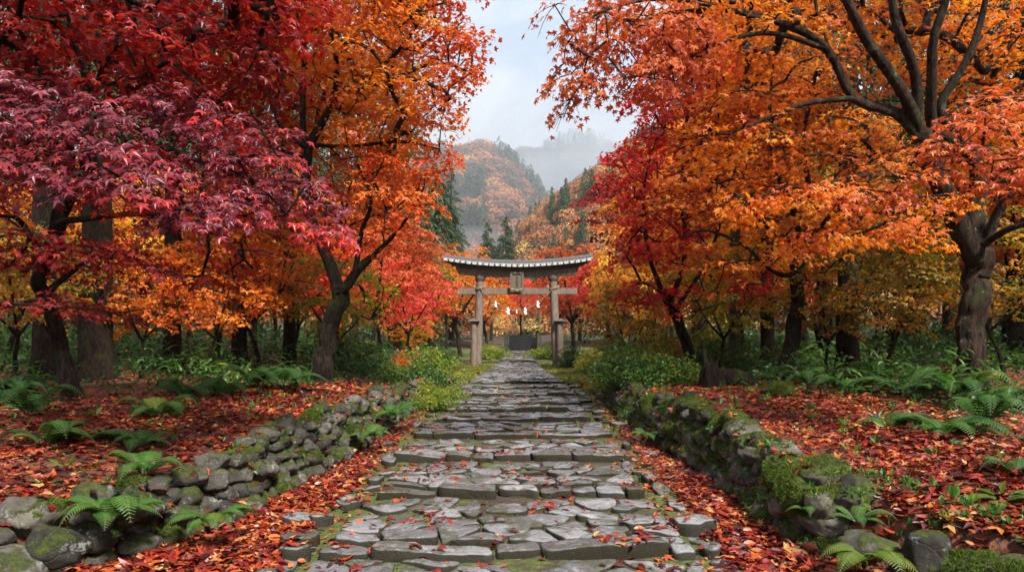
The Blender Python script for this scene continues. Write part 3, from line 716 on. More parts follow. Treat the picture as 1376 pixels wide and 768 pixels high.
LN, LS = 1.38, .80   # finer leaves, more of them
class Tree:
    def __init__(s, name, label, cat_, base, group=None):
        s.root = empty(name, base); tag(s.root, label, cat_, group); s.base = np.array(base, float)
        s.N = []; s.Rr = []; s.paths = []; s.T = Acc(); s.Lf = {}
    def limb(s, pts, step=.22, bark=.10, flare=0., sides=10, grow=True):
        """pts rows x,y,z,radius"""
        r = cat(pts, step)
        if flare == 0 and len(s.N):      # start inside the parent limb
            pass
        wob = np.stack([vnoise(np.stack([np.arange(len(r))*.33, np.full(len(r), rng.uniform(0, 99)), np.zeros(len(r))], -1), k) for k in range(3)], -1)
        q = r[:, :3]+wob*np.minimum(.05, r[:, 3:4]*.5)*(np.arange(len(r)) > 0)[:, None]
        tube(s.T, q, r[:, 3], sides, bark, flare)
        if grow:
            for a, b in zip(q, r[:, 3]): s.N.append(a); s.Rr.append(b)
        return r
    def grow(s, cen, minz=.9, rtip=.006, rmul=.0062, step=.2, sides=5, arch=.12, twist=.06, rmax=.06):
        N = np.array(s.N); ok = N[:, 2] > s.base[2]+minz; n0 = len(N); par = list(range(n0)); start_ok = ok.copy()
        cen = np.asarray(cen); best = np.full(len(cen), 1e9); bi = np.zeros(len(cen), int)
        def cost(nodes, c):   # prefer nodes below or level with the spray
            d = c-nodes; l = np.linalg.norm(d, axis=-1); return l*(1+.35*np.clip(-d[..., 2]/(l+.01), 0, 1))
        for i in np.nonzero(ok)[0]:
            k = cost(N[i], cen); m_ = k < best; best[m_] = k[m_]; bi[m_] = i
        nodes = [n for n in N]; parent = [-1]*n0; cnt = [0]*n0; left = np.ones(len(cen), bool); conn = []; dirs = np.zeros_like(cen)
        for _ in range(len(cen)):
            j = int(np.argmin(np.where(left, best, 1e9))); left[j] = False; a = nodes[bi[j]]; b = cen[j]; L = np.linalg.norm(b-a)
            m_ = max(2, int(L/step)+1); u = np.linspace(0, 1, m_)[1:, None]; side = np.cross(b-a, [0, 0, 1.]); side = side/(np.linalg.norm(side)+1e-6)
            amp = rng.normal(0, twist)*L
            q = a*(1-u)+b*u+np.array([0, 0, 1.])*arch*L*np.sin(np.pi*u)*.8+side*amp*np.sin(np.pi*u*1.0)+rng.normal(0, .018, (m_-1, 3))*(u < .999)
            ids = [bi[j]]
            for v in q:
                nodes.append(v); parent.append(ids[-1]); cnt.append(0); ids.append(len(nodes)-1)
                k = cost(v, cen); mm_ = (k < best) & left; best[mm_] = k[mm_]; bi[mm_] = len(nodes)-1
            conn.append(ids); dd = nodes[ids[-1]]-nodes[ids[-2]]; dirs[j] = dd/(np.linalg.norm(dd)+1e-6)
            k = ids[-1]
            while k >= 0: cnt[k] += 1; k = parent[k]
        for ids in conn:
            p = np.array([nodes[i] for i in ids]); r = np.array([min(rmax, rtip+rmul*cnt[i]**.62) for i in ids])
            if ids[0] < n0: r[0] = min(r[1]*1.15, s.Rr[ids[0]])
            else: r[0] = min(r[0], r[1]*1.2)
            tube(s.T, p, r, sides, 0, cap=False)
        s.dirs = dirs; return cen, dirs
    def leaves(s, cen, dirs, mat, tpl, n, R, size, spread=.5, droop=.35, tilt=.35, twigs=0, name='crown', tvar=.55, hang=.35, face=None, tbias=None, dz=.0):
        A = s.Lf.setdefault((name, mat), Acc())
        for c, d in zip(cen, dirs):
            d = np.array(d); d[2] *= .4; d = unit(d); side = unit(np.cross(d, [0, 0, 1.]))
            Rk = R*rng.uniform(.65, 1.35); k = int(n*LN*rng.uniform(.6, 1.3)*(Rk/R)**2)
            pn = unit(np.array([0, 0, 1.])+d*rng.uniform(0, .35)+rng.normal(0, tilt*.5, 3)); e1 = unit(d-pn*np.dot(d, pn)); e2 = np.cross(pn, e1)
            rr = Rk*np.sqrt(rng.uniform(.02, 1, k)); th = rng.uniform(0, 2*np.pi, k)
            a, b = rr*np.cos(th)*1.15, rr*np.sin(th)*.85
            off = a[:, None]*e1+b[:, None]*e2+pn*rng.normal(0, Rk*.10, k)[:, None]; off[:, 2] -= droop*(rr/Rk)**2*Rk
            pos = c+off; dr = unit(off+d*Rk*.35); tip = unit(dr+rng.normal(0, spread*.8, (k, 3))+np.array([0, 0, -hang]))
            nr = unit(pn+rng.normal(0, spread*.75, (k, 3)))
            if face is not None: nr = unit(nr+np.array(face))
            base = rng.uniform(0, 1); t = np.clip((base*tvar+rng.uniform(0, 1, k)*(1-tvar))*.95+(0 if tbias is None else tbias(c)), 0, 1)
            put(A, tpl, pos, tip, nr, size*LS*rng.uniform(.5, 1.3, k), t)
            for q in range(twigs):
                th_ = rng.uniform(-1.9, 1.9); e = e1*math.cos(th_)*1.1+e2*math.sin(th_)*.85; l = Rk*rng.uniform(.6, 1.0); u = np.linspace(0, 1, 4)[:, None]
                p = c+e*l*u; p[:, 2] -= droop*(u[:, 0]*l/Rk)**2*Rk; tube(s.T, p, [.005, .004, .003, .002], 3, cap=False)
    def done(s, bark, tname='trunk'):
        for k in range(len(s.T.V)): s.T.V[k] = s.T.V[k]-s.base
        tr = s.T.obj(tname, bark, s.root, True)
        for (nm, mat), A in s.Lf.items():
            if A.n == 0: continue
            for k in range(len(A.V)): A.V[k] = A.V[k]-s.base
            A.obj(nm, M[mat], s.root, False)
        return s.root
def gz(x, y): return float(H(x, y))
TS = .68
def limb_px(rows):
    """rows px, py, Y, radius"""
    return [list(P(a, b, Y))+[r*TS] for a, b, Y, r in rows]
def floor_start(rows):
    r = limb_px(rows); r[0][2] = gz(r[0][0], r[0][1])-.12; return r

# ---------------- front left: crimson maple with wine-coloured sprays reaching to the lens
r = floor_start([(97, 552, 8.2, .15), (92, 500, 8.2, .125), (72, 430, 8.1, .115), (55, 375, 8.0, .11), (75, 320, 7.9, .11), (92, 265, 7.8, .10)])
T = Tree('maple_tree', 'dark crimson maple at the far left whose wine red sprays reach towards the camera', 'maple tree', r[0][:3])
T.limb(r, .06, .24, .3, 30, grow=False)
T.N += [np.array(v[:3]) for v in r[3:]]; T.Rr += [v[3] for v in r[3:]]
for rows in ([(92, 265, 7.8, .10), (90, 225, 7.7, .075), (60, 165, 7.5, .05), (55, 100, 7.2, .04), (20, 30, 6.9, .03), (0, -20, 6.7, .02)],
             [(88, 280, 7.8, .10), (112, 235, 7.6, .07), (120, 160, 7.4, .055), (140, 90, 7.1, .045), (175, 45, 6.8, .03), (215, 0, 6.5, .02)],
             [(110, 240, 7.6, .06), (125, 140, 7.4, .045), (100, 60, 7.1, .035), (85, 0, 6.9, .02)],
             [(95, 262, 7.8, .08), (130, 240, 7.2, .055), (160, 205, 6.6, .045), (220, 200, 6.1, .035), (300, 230, 5.7, .02)],
             [(80, 300, 7.8, .07), (150, 290, 7.3, .045), (210, 290, 6.9, .04), (290, 315, 6.4, .03), (340, 360, 6.1, .015)],
             [(88, 275, 7.8, .07), (95, 215, 6.9, .05), (85, 150, 5.9, .04), (120, 150, 5.0, .03), (170, 190, 4.5, .02)],
             [(60, 350, 8.0, .06), (30, 300, 7.6, .045), (5, 290, 7.2, .03), (-60, 290, 6.8, .02)],
             [(62, 392, 8.0, .05), (120, 350, 7.5, .035), (180, 345, 7.1, .02)],
             [(120, 165, 7.4, .04), (190, 110, 7.0, .035), (250, 60, 6.6, .02)]):
    T.limb(limb_px(rows), .18, .12, 0, 8)
up_ = sample_crown([blob(130, 60, 7.2, 1.5, 1.2, .75), blob(260, 90, 6.6, .85, .9, .62), blob(40, 30, 7.0, 1.2, 1.2, .7), blob(320, 60, 6.6, .45, .7, .5), blob(200, -60, 6.5, 1.6, 1.5, .6), blob(-60, 80, 6.8, 1.0, 1.2, 1.2)], .36, 900)
cen, dr = T.grow(up_, rmul=.0056, rtip=.005, arch=.1)
T.leaves(cen, dr, 'crimson', LEAF7, 48, .36, .078, twigs=4)
lo_ = sample_crown([blob(60, 335, 7.2, 1.0, .8, .2), blob(160, 350, 6.9, .45, .5, .12), blob(270, 355, 6.5, .6, .6, .2), blob(60, 405, 7.2, .7, .5, .12), blob(340, 345, 6.3, .35, .4, .2), blob(240, 250, 6.8, .9, .7, .3)], .40, 400)
cen, dr = T.grow(lo_, rmul=.0056, rtip=.005, arch=.04)
T.leaves(cen, dr, 'maroon', LEAF7, 42, .33, .072, droop=.2, twigs=4)
wn_ = sample_crown([blob(45, 140, 5.0, .62, .7, .13), blob(120, 185, 4.6, .5, .6, .11), blob(30, 225, 4.7, .4, .6, .12), blob(175, 232, 4.5, .36, .5, .11), blob(225, 262, 4.6, .22, .4, .10),
                    blob(290, 180, 5.5, .5, .55, .11), blob(345, 225, 5.5, .45, .5, .12), blob(395, 258, 5.6, .38, .5, .12), blob(320, 285, 5.3, .36, .5, .10), blob(425, 302, 5.6, .18, .3, .08), blob(230, 140, 5.9, .3, .4, .1)], .245, 700)
cen, dr = T.grow(wn_, rmul=.0022, rtip=.003, arch=.05, step=.16, rmax=.013)
tb = lambda c: .4 if c[0] > -2.3 and rng.uniform() < .35 else 0
T.leaves(cen, dr, 'purple', LEAF7, 34, .27, .070, spread=.36, droop=.34, tilt=.2, hang=.5, twigs=3, face=(0.0, -.55, .25), tbias=tb)
T.done(M['bark'])

# ---------------- left middle: big orange maple
r = floor_start([(432, 514, 12.2, .27), (438, 465, 12.2, .225), (452, 415, 12.1, .215), (460, 385, 12.0, .20)])
T = Tree('maple_tree', 'big forked orange maple left of the path with its crown against the sky', 'maple tree', r[0][:3])
T.limb(r, .07, .24, .3, 32, grow=False); T.N += [np.array(r[3][:3])]; T.Rr += [.2]
for rows in ([(457, 395, 12.0, .17), (440, 355, 12.0, .15), (420, 300, 11.9, .14), (413, 250, 11.8, .125), (416, 190, 11.8, .115)],
             [(414, 215, 11.8, .09), (408, 160, 11.7, .075), (408, 60, 11.5, .06), (398, 10, 11.4, .045), (400, -60, 11.2, .03)],
             [(416, 200, 11.8, .09), (445, 140, 11.4, .075), (452, 90, 11.1, .06), (440, 20, 10.9, .045), (445, -50, 10.7, .03)],
             [(417, 192, 11.8, .09), (455, 130, 11.6, .07), (495, 105, 11.3, .055), (540, 60, 11.0, .045), (575, 10, 10.8, .03)],
             [(414, 200, 11.8, .07), (380, 175, 11.3, .06), (355, 110, 11.0, .045), (340, 60, 10.8, .03)],
             [(450, 132, 11.4, .06), (530, 105, 11.0, .04), (590, 85, 10.8, .03), (640, 100, 10.6, .015)],
             [(460, 390, 12.0, .13), (480, 360, 11.9, .12), (500, 345, 11.8, .09)],
             [(478, 362, 11.9, .08), (488, 310, 11.7, .06), (500, 270, 11.5, .045), (480, 220, 11.3, .03)],
             [(500, 346, 11.8, .07), (525, 320, 11.5, .05), (550, 290, 11.2, .035), (570, 250, 11, .02)],
             [(417, 196, 11.8, .06), (480, 195, 11.6, .045), (540, 190, 11.4, .035), (590, 200, 11.2, .02)],
             [(416, 215, 11.8, .05), (350, 190, 12.4, .045), (300, 150, 12.8, .035)]):
    T.limb(limb_px(rows), .22, .14, 0, 9)
c1 = sample_crown([blob(430, 60, 12.8, 2.0, 1.6, 1.3), blob(530, 60, 11.0, 1.35, 1.5, 1.3), blob(590, 60, 10.8, .62, .9, 1.0), blob(340, 100, 12.2, 1.0, 1.4, 1.2), blob(510, 150, 11.9, .9, 1.2, .8), blob(450, -80, 11.2, 2.4, 2.2, 1.2), blob(560, 140, 10.8, .55, .7, .6), blob(625, 105, 10.7, .26, .35, .3), blob(600, 5, 10.8, .5, .5, .7), blob(380, 130, 12.6, 1.2, 1.0, 1.2), blob(635, 30, 10.7, .2, .3, .4)], .44, 2600)
cen, dr = T.grow(c1, rmul=.0056, rtip=.005)
T.leaves(cen, dr, 'orange', LEAF5, 62, .42, .078, twigs=3, droop=.25, tbias=lambda c: -.3 if c[0] > -1.15 else .16)
c2 = sample_crown([blob(490, 255, 12.6, .9, .9, .8), blob(535, 255, 11.3, .6, .8, .7), blob(440, 290, 13.2, .5, .6, .5), blob(575, 210, 11.2, .3, .4, .25), blob(528, 305, 11.6, .36, .5, .35)], .46, 600)
cen, dr = T.grow(c2, rmul=.0056, rtip=.005)
T.leaves(cen, dr, 'redorange', LEAF5, 54, .40, .075, twigs=3, droop=.25, tbias=lambda c: .35 if c[2] > 3.4 else .2)
T.done(M['bark'])

# ---------------- front right: great maple with worn reddish trunk
r = floor_start([(1302, 548, 8.8, .25), (1303, 500, 8.8, .23), (1306, 430, 8.8, .225), (1316, 360, 8.8, .225), (1312, 325, 8.75, .21)])
T = Tree('maple_tree', 'great spreading maple at the far right with worn reddish bark and long arching limbs', 'maple tree', r[0][:3])
T.limb(r, .05, .15, .35, 36, grow=False); T.N += [np.array(r[4][:3])]; T.Rr += [.2]
for rows in ([(1314, 350, 8.75, .20), (1285, 295, 8.65, .19), (1255, 240, 8.5, .17), (1235, 180, 8.4, .15)],
             [(1235, 185, 8.4, .10), (1205, 150, 8.3, .09), (1150, 132, 8.2, .075), (1110, 65, 8.0, .065), (1060, 35, 7.8, .055), (990, 15, 7.6, .045), (900, 18, 7.4, .035), (850, 35, 7.2, .02)],
             [(1236, 180, 8.4, .11), (1215, 130, 8.2, .10), (1180, 75, 8.0, .09), (1150, 20, 7.8, .075), (1110, -50, 7.6, .05)],
             [(1236, 178, 8.4, .11), (1228, 100, 8.2, .085), (1205, 40, 8.0, .075), (1200, -40, 7.8, .05)],
             [(1316, 350, 8.75, .20), (1312, 270, 8.8, .165), (1300, 200, 8.7, .11), (1255, 165, 8.5, .10), (1250, 70, 8.2, .075), (1270, 0, 8.0, .06), (1275, -60, 7.8, .04)],
             [(1300, 205, 8.7, .09), (1262, 150, 8.6, .08), (1290, 100, 8.4, .065), (1320, 20, 8.2, .05), (1330, -40, 8.0, .03)],
             [(1318, 350, 8.75, .10), (1335, 290, 8.6, .085), (1376, 240, 8.3, .07), (1440, 190, 8.1, .05), (1500, 130, 8.0, .03)],
             [(1312, 335, 8.7, .08), (1350, 310, 8.3, .06), (1400, 290, 7.6, .04), (1380, 230, 6.7, .03), (1320, 200, 6.1, .02)],
             [(1150, 132, 8.2, .05), (1080, 140, 8.0, .045), (1040, 155, 7.8, .035), (980, 180, 7.6, .02)],
             [(1110, 65, 8.0, .05), (1040, 45, 7.7, .04), (960, 60, 7.4, .035), (890, 95, 7.1, .025), (840, 105, 6.9, .015)],
             [(1255, 240, 8.5, .06), (1200, 235, 8.2, .045), (1130, 240, 7.9, .03), (1060, 275, 7.6, .02)],
             [(1060, 35, 7.8, .04), (960, 10, 7.5, .035), (870, 0, 7.2, .03), (800, 20, 7.0, .02), (760, 60, 6.9, .01)],
             [(1225, 90, 8.2, .05), (1140, 190, 7.5, .0), (1140, 190, 7.5, .0)][:1]*2):
    if len(rows) > 2: T.limb(limb_px(rows), .2, .14, 0, 10)
c1 = sample_crown([blob(1150, -30, 9.6, 2.4, 1.4, .9), blob(960, -10, 7.6, 1.5, 1.2, .5), blob(1280, 40, 9.8, 1.4, 1.2, 1.0), blob(1050, 90, 9.3, .9, .9, .35), blob(1380, 90, 9.6, .9, 1.0, .8), blob(1130, 190, 9.6, .9, .7, .35), blob(1000, 180, 8.0, .6, .6, .25), blob(1290, 190, 9.6, .9, .6, .5)], .40, 1500)
cen, dr = T.grow(c1, rmul=.0052, rtip=.005)
T.leaves(cen, dr, 'amber', LEAF7, 40, .38, .074, twigs=3, droop=.25, tbias=lambda c: .1-.1*rng.uniform())
c2 = sample_crown([blob(830, 25, 7.0, .55, .5, .35), blob(790, 60, 6.9, .3, .4, .4), blob(860, 85, 7.0, .3, .4, .35), blob(900, 60, 7.2, .5, .5, .4), blob(760, 20, 6.8, .2, .3, .18), blob(770, 110, 6.8, .15, .25, .2), blob(760, 145, 6.8, .06, .2, .08)], .27, 500)
cen, dr = T.grow(c2, rmul=.0035, rtip=.003, step=.14, rmax=.03)
T.leaves(cen, dr, 'rust', LEAF7, 34, .24, .066, twigs=5, droop=.7, hang=.9, spread=.5)
c3 = sample_crown([blob(1330, 185, 5.9, .55, .45, .16), blob(1270, 205, 5.9, .4, .4, .12), blob(1220, 225, 6.0, .3, .35, .1), blob(1376, 230, 5.8, .4, .4, .16), blob(1340, 150, 6.1, .45, .4, .12), blob(1180, 255, 6.2, .25, .3, .08)], .26, 400)
cen, dr = T.grow(c3, rmul=.0022, rtip=.003, step=.16, rmax=.013)
T.leaves(cen, dr, 'salmon', LEAF7, 32, .26, .066, spread=.4, droop=.4, tilt=.2, hang=.45, twigs=3, face=(0, -.5, .2))
c4 = sample_crown([blob(1180, 310, 7.6, .55, .4, .12), blob(1100, 260, 7.4, .6, .5, .14), blob(1020, 265, 7.3, .4, .4, .12), blob(1110, 320, 7.6, .5, .4, .12), blob(1230, 270, 7.9, .4, .3, .14)], .3, 300)
cen, dr = T.grow(c4, rmul=.004, rtip=.0035)
T.leaves(cen, dr, 'orange', LEAF7, 46, .3, .07, droop=.35, hang=.5, twigs=3)
T.done(M['bark_red'])

# ---------------- right middle: orange maple, then red maple nearer the path
r = floor_start([(1056, 512, 12.0, .22), (1062, 460, 12.0, .18), (1072, 400, 11.9, .16), (1072, 350, 11.8, .14), (1082, 310, 11.7, .13)])
T = Tree('maple_tree', 'leaning maple with layered orange sprays right of centre behind the leafy bank', 'maple tree', r[0][:3])
T.limb(r, .08, .22, .3, 24, grow=False); T.N += [np.array(v[:3]) for v in r[3:]]; T.Rr += [.12, .11]
for rows in ([(1080, 320, 11.7, .10), (1060, 270, 11.4, .07), (1040, 215, 11.2, .055), (1035, 140, 11.0, .04), (1040, 80, 10.8, .02)],
             [(1082, 312, 11.7, .10), (1090, 270, 11.6, .07), (1080, 200, 11.5, .05), (1090, 130, 11.4, .04), (1105, 60, 11.3, .02)],
             [(1078, 330, 11.7, .08), (1035, 310, 11.2, .055), (990, 260, 10.9, .04), (940, 240, 10.6, .03), (900, 225, 10.4, .02)],
             [(1074, 370, 11.8, .07), (1040, 365, 11.4, .05), (1000, 330, 11.1, .04), (950, 310, 10.8, .03), (910, 320, 10.6, .015)],
             [(1076, 350, 11.8, .07), (1120, 310, 11.3, .05), (1180, 285, 11.0, .035), (1220, 290, 10.8, .015)],
             [(1084, 300, 11.7, .07), (1120, 240, 11.6, .05), (1170, 180, 11.5, .04)]):
    T.limb(limb_px(rows), .22, .14, 0, 8)
c1 = sample_crown([blob(1040, 160, 12.2, 1.3, 1.3, 1.1), blob(960, 250, 10.8, 1.0, 1.0, .5), blob(1050, 270, 12.3, 1.0, .9, .4), blob(960, 335, 11.0, .55, .6, .3), blob(1150, 190, 12.3, .8, .8, .6), blob(1030, 340, 11.2, .6, .6, .3), blob(1130, 300, 11.3, .8, .7, .25), blob(975, 150, 11.4, .5, .8, .6), blob(945, 390, 11.4, .35, .5, .15), blob(1010, 60, 11.6, .9, 1., .7)], .42, 1600)
cen, dr = T.grow(c1, rmul=.0052, rtip=.005)
T.leaves(cen, dr, 'amber', LEAF5, 50, .40, .078, twigs=3, droop=.28, tbias=lambda c: -.1+.25*rng.uniform())
T.done(M['bark'])

r = floor_start([(926, 508, 14.2, .19), (924, 470, 14.2, .155), (908, 425, 14.0, .14), (890, 392, 13.8, .12)])
T = Tree('maple_tree', 'slanting red maple whose scarlet crown leans over the right edge of the path', 'maple tree', r[0][:3])
T.limb(r, .08, .2, .3, 20, grow=False); T.N += [np.array(v[:3]) for v in r[2:]]; T.Rr += [.11, .1]
for rows in ([(900, 410, 13.9, .09), (920, 340, 13.6, .07), (915, 250, 13.3, .055), (925, 150, 13.1, .045), (935, 60, 12.9, .02)],
             [(890, 395, 13.8, .08), (870, 330, 13.5, .055), (865, 260, 13.3, .04), (880, 190, 13.1, .02)],
             [(905, 420, 14, .07), (950, 350, 13.9, .055), (975, 270, 13.7, .045), (985, 180, 13.5, .03)],
             [(891, 393, 13.8, .05), (865, 380, 13.5, .035), (845, 385, 13.3, .015)]):
    T.limb(limb_px(rows), .24, .14, 0, 8)
c1 = sample_crown([blob(925, 130, 13.2, 1.1, 1.3, 1.1), blob(880, 230, 13.3, .85, 1.1, .8), blob(880, 320, 13.5, .8, 1.0, .7), blob(950, 240, 13.5, .9, 1.0, .9), blob(885, 175, 13.2, .4, .6, .4), blob(960, 50, 13.2, 1.2, 1.2, .9), blob(895, 390, 13.7, .6, .7, .35), blob(1010, 130, 13.6, 1.0, 1., .9), blob(845, 250, 13.2, .3, .4, .35), blob(850, 385, 13.4, .3, .4, .2), blob(1030, 380, 14, .8, .6, .3)], .46, 2000)
cen, dr = T.grow(c1, rmul=.0052, rtip=.005)
T.leaves(cen, dr, 'red', LEAF5, 68, .43, .085, twigs=2, droop=.3, tbias=lambda c: .3 if rng.uniform() < .3 else 0)
T.done(M['bark'])
print('hero trees', sum(len(o.data.polygons) for o in COL.objects if o.type == 'MESH'))
LN, LS = 1.0, 1.0
# ================================================================ prototypes for the wood
def put_mat(o, m):
    o.material_slots[0].link = 'OBJECT'; o.material_slots[0].material = m
def proto_maple(h, cr, nlimb, sprays, n, size, lean=.1, thin=1.0, low=.42, tpl=LEAF3):
    T = Tree('maple_tree', None, None, (0, 0, 0)); a = rng.uniform(0, 6.3); lx, ly = math.cos(a)*lean*h, math.sin(a)*lean*h; r0 = .018*h*thin
    hf = low*h*.8
    pts = [[0, 0, -.25, r0*1.2], [lx*.15, ly*.15, hf*.45, r0*.9], [lx*.5, ly*.5, hf, r0*.8]]
    T.limb(pts, .2, .2, .35, 12, grow=False); T.N += [np.array(pts[2][:3])]; T.Rr += [r0*.75]
    for k in range(nlimb):
        th = a+k*2*np.pi/nlimb+rng.uniform(-.5, .5); rr = cr*rng.uniform(.35, .8); b = np.array(pts[2][:3])
        e = b+[math.cos(th)*rr, math.sin(th)*rr, (h-hf)*rng.uniform(.45, .9)]; mid = b*.5+e*.5+[math.cos(th)*.1*rr, math.sin(th)*.1*rr, .1*h*rng.uniform(-.3, .5)]
        T.limb([list(b)+[r0*.7], list(mid)+[r0*.5], list(e)+[r0*.2]], .35, .12, 0, 6)
    cz = (h+hf)/2+.35; c = np.array([lx*.7, ly*.7, 0])
    cen = sample_crown([(c+[0, 0, cz], (cr, cr, (h-hf)*.5), 1), (c+[cr*.3, -cr*.2, cz*.8], (cr*.85, cr*.8, (h-hf)*.3), .6)], cr*.22, sprays*3)[:sprays]
    cen, dr = T.grow(cen, minz=hf*.8, rmul=.007, rtip=.007, step=.35, sides=4, rmax=.08)
    T.leaves(cen, dr, 'orange', tpl, n, cr*.21, size, droop=.3, spread=.6)
    return T.done(M['bark'])
def proto_cedar(h, r0, z0, L0, dens, size, nb=1.0, tname='trunk'):
    T = Tree('cedar_tree', None, None, (0, 0, 0))
    tube(T.T, np.array([[rng.normal(0, .03), rng.normal(0, .03), z] for z in np.linspace(-.3, h, 30)]), np.linspace(r0, .03, 30)**1.0, 16, .06, .45)
    A = T.Lf.setdefault(('crown', 'conifer'), Acc()); z = z0
    while z < h-.2:
        f = 1-(z-z0)/(h-z0); L = L0*(f**.75)*rng.uniform(.75, 1.15)+.15
        for k in range(rng.integers(3, 6)):
            th = rng.uniform(0, 6.3); e = np.array([math.cos(th), math.sin(th), 0]); u = np.linspace(0, 1, 6)
            p = np.array([0, 0, z])+e*(L*u)[:, None]; p[:, 2] += L*(.12*np.sin(u*2.2)-.34*u**2)
            tube(T.T, p, np.linspace(.035*(.3+f), .006, 6), 4, cap=False)
            m_ = max(4, int(dens*L)); uu_ = rng.uniform(.15, 1.05, m_); q = np.array([0, 0, z])+e*(L*uu_)[:, None]; q[:, 2] += L*(.12*np.sin(uu_*2.2)-.34*uu_**2)
            s = np.cross(e, [0, 0, 1]); w = rng.normal(0, .22, m_)*L*(1.1-uu_*.6); q += s*w[:, None]; q[:, 2] -= np.abs(w)*.35+rng.uniform(0, .2, m_)
            d = unit(e*.7+s*np.sign(w)[:, None]*.5+rng.normal(0, .4, (m_, 3))+[0, 0, -.55]); nr = unit(rng.normal(0, .6, (m_, 3))+[0, 0, 1])
            put(A, BLADE, q, d, nr, size*rng.uniform(.6, 1.3, m_), np.clip(rng.uniform(0, .5)+rng.uniform(0, .5, m_), 0, 1))
        z += .42*nb*(1.2-.4*f)
    return T.done(M['bark_cedar'])
PM = {'a': proto_maple(7.5, 3.1, 5, 95, 84, .13), 'b': proto_maple(9.5, 3.0, 5, 95, 80, .135, .08, .8, .5), 'c': proto_maple(4.6, 2.4, 4, 60, 66, .105, .16, .8, .38), 'd': proto_maple(7.0, 3.4, 6, 100, 88, .125, .18, 1.0, .36)}
PH = {'a': 7.5, 'b': 9.5, 'c': 4.6, 'd': 7.0}
PC = {'t': proto_cedar(24, .42, 6.5, 3.1, 42, .32), 'y': proto_cedar(14, .2, 1.2, 2.7, 70, .36)}
used = set()
def plant(kind, px, Y, sc_, pal, label, bark=None, group='trees of the wood', rz=None, zs=1.0, zoff=0):
    src = PM.get(kind) or PC[kind]; x = (px-688)*Y/F
    if kind in used: o = copy_tree(src)
    else: o = src; used.add(kind)
    c = 'maple tree' if kind in PM else 'cedar tree'
    tag(o, label, c, group); o.location = (x, Y, gz(x, Y)+zoff); o.scale = (sc_, sc_, sc_*zs); o.rotation_euler = (0, 0, rng.uniform(0, 6.3) if rz is None else rz)
    for ch in o.children:
        put_mat(ch, M[pal] if ch.name.startswith('crown') else M[bark or ('bark' if kind in PM else 'bark_cedar')])
    return o
Gw = 'maples standing in the wood'; Gc = 'tall cedars of the wood'
# round the gate
plant('a', 618, 43, .92, 'amber', 'amber maple behind the left pillar of the gate', group='maples around the gate')
plant('d', 512, 29, .70, 'pink', 'pink red maple between the big orange maple and the gate', group='maples around the gate')
plant('d', 772, 46, 1.05, 'rust', 'rust orange maple with a forked trunk behind the right pillar of the gate', group='maples around the gate')
plant('a', 822, 40, .78, 'pink', 'deep pink maple between the gate and the scarlet maple', group='maples around the gate')
plant('c', 872, 22, .72, 'yellow', 'small bright yellow maple under the scarlet maple beside the path', group='maples around the gate')
plant('b', 700, 68, .72, 'pink', 'rose red maple hanging over the far stone stairs', group='maples around the gate')
plant('a', 655, 60, .95, 'orange', 'orange maple left of the far stairs seen through the gate', group='maples around the gate')
plant('a', 745, 64, .9, 'redorange', 'scarlet maple right of the far stairs seen through the gate', group='maples around the gate')
plant('a', 526, 38, .75, 'redorange', 'red orange maple showing left of the gate roof', group='maples around the gate')
plant('b', 815, 62, .86, 'rust', 'pale brown orange maple rising above the right end of the gate roof', group='maples around the gate')
plant('d', 640, 82, 1.05, 'yellow', 'golden maple low above the left half of the gate roof', group='maples around the gate')
plant('d', 600, 66, .95, 'crimson', 'crimson maple above the left tip of the gate roof', group='maples around the gate')
plant('a', 872, 36, .9, 'yellow', 'yellow orange maple above the small yellow one by the path', group='maples around the gate')
# left wood
plant('a', 500, 21, .62, 'rust', 'small rust orange maple right behind the big orange maple', 'bark', Gw)
plant('b', 480, 27, 1.0, 'orange', 'tall orange maple in the wood behind the big orange maple', 'bark', Gw)
plant('a', 340, 24, .9, 'yellow', 'golden orange maple left of the big orange maple deep in the wood', 'bark', Gw)
plant('c', 290, 17, .95, 'orange', 'slim orange sapling with layered sprays between the left cedars', 'bark', Gw)
plant('c', 395, 19, .85, 'redorange', 'low fire red sapling left of the leaning trunk of the orange maple', 'bark', Gw)
plant('a', 180, 27, .95, 'yellow', 'yellow maple glowing behind the two thick cedars on the left', 'bark', Gw)
plant('b', 255, 33, .9, 'redorange', 'coral red maple far behind the slender left cedar', 'bark', Gw)
plant('a', 20, 21, .9, 'amber', 'golden orange maple at the far left edge of the wood', 'bark', Gw)
plant('b', 110, 34, 1.0, 'yellow', 'golden maple deep in the wood between the two thick cedars', 'bark', Gw)
plant('d', 430, 33, .95, 'lime', 'yellow green maple deep behind the leaning orange maple', 'bark', Gw)
plant('c', 10, 14, .8, 'rust', 'low rust coloured sapling at the left edge among the sasa', 'bark', Gw)
plant('c', 548, 26, .8, 'pink', 'rosy sapling beside the yellow green shrub left of the path', 'bark', Gw)
plant('a', 370, 42, .95, 'orange', 'distant orange maple filling the gap right of the left cedars', 'bark', Gw)
plant('a', 480, 46, .9, 'yellow', 'distant golden maple low behind the big orange maple', 'bark', Gw)
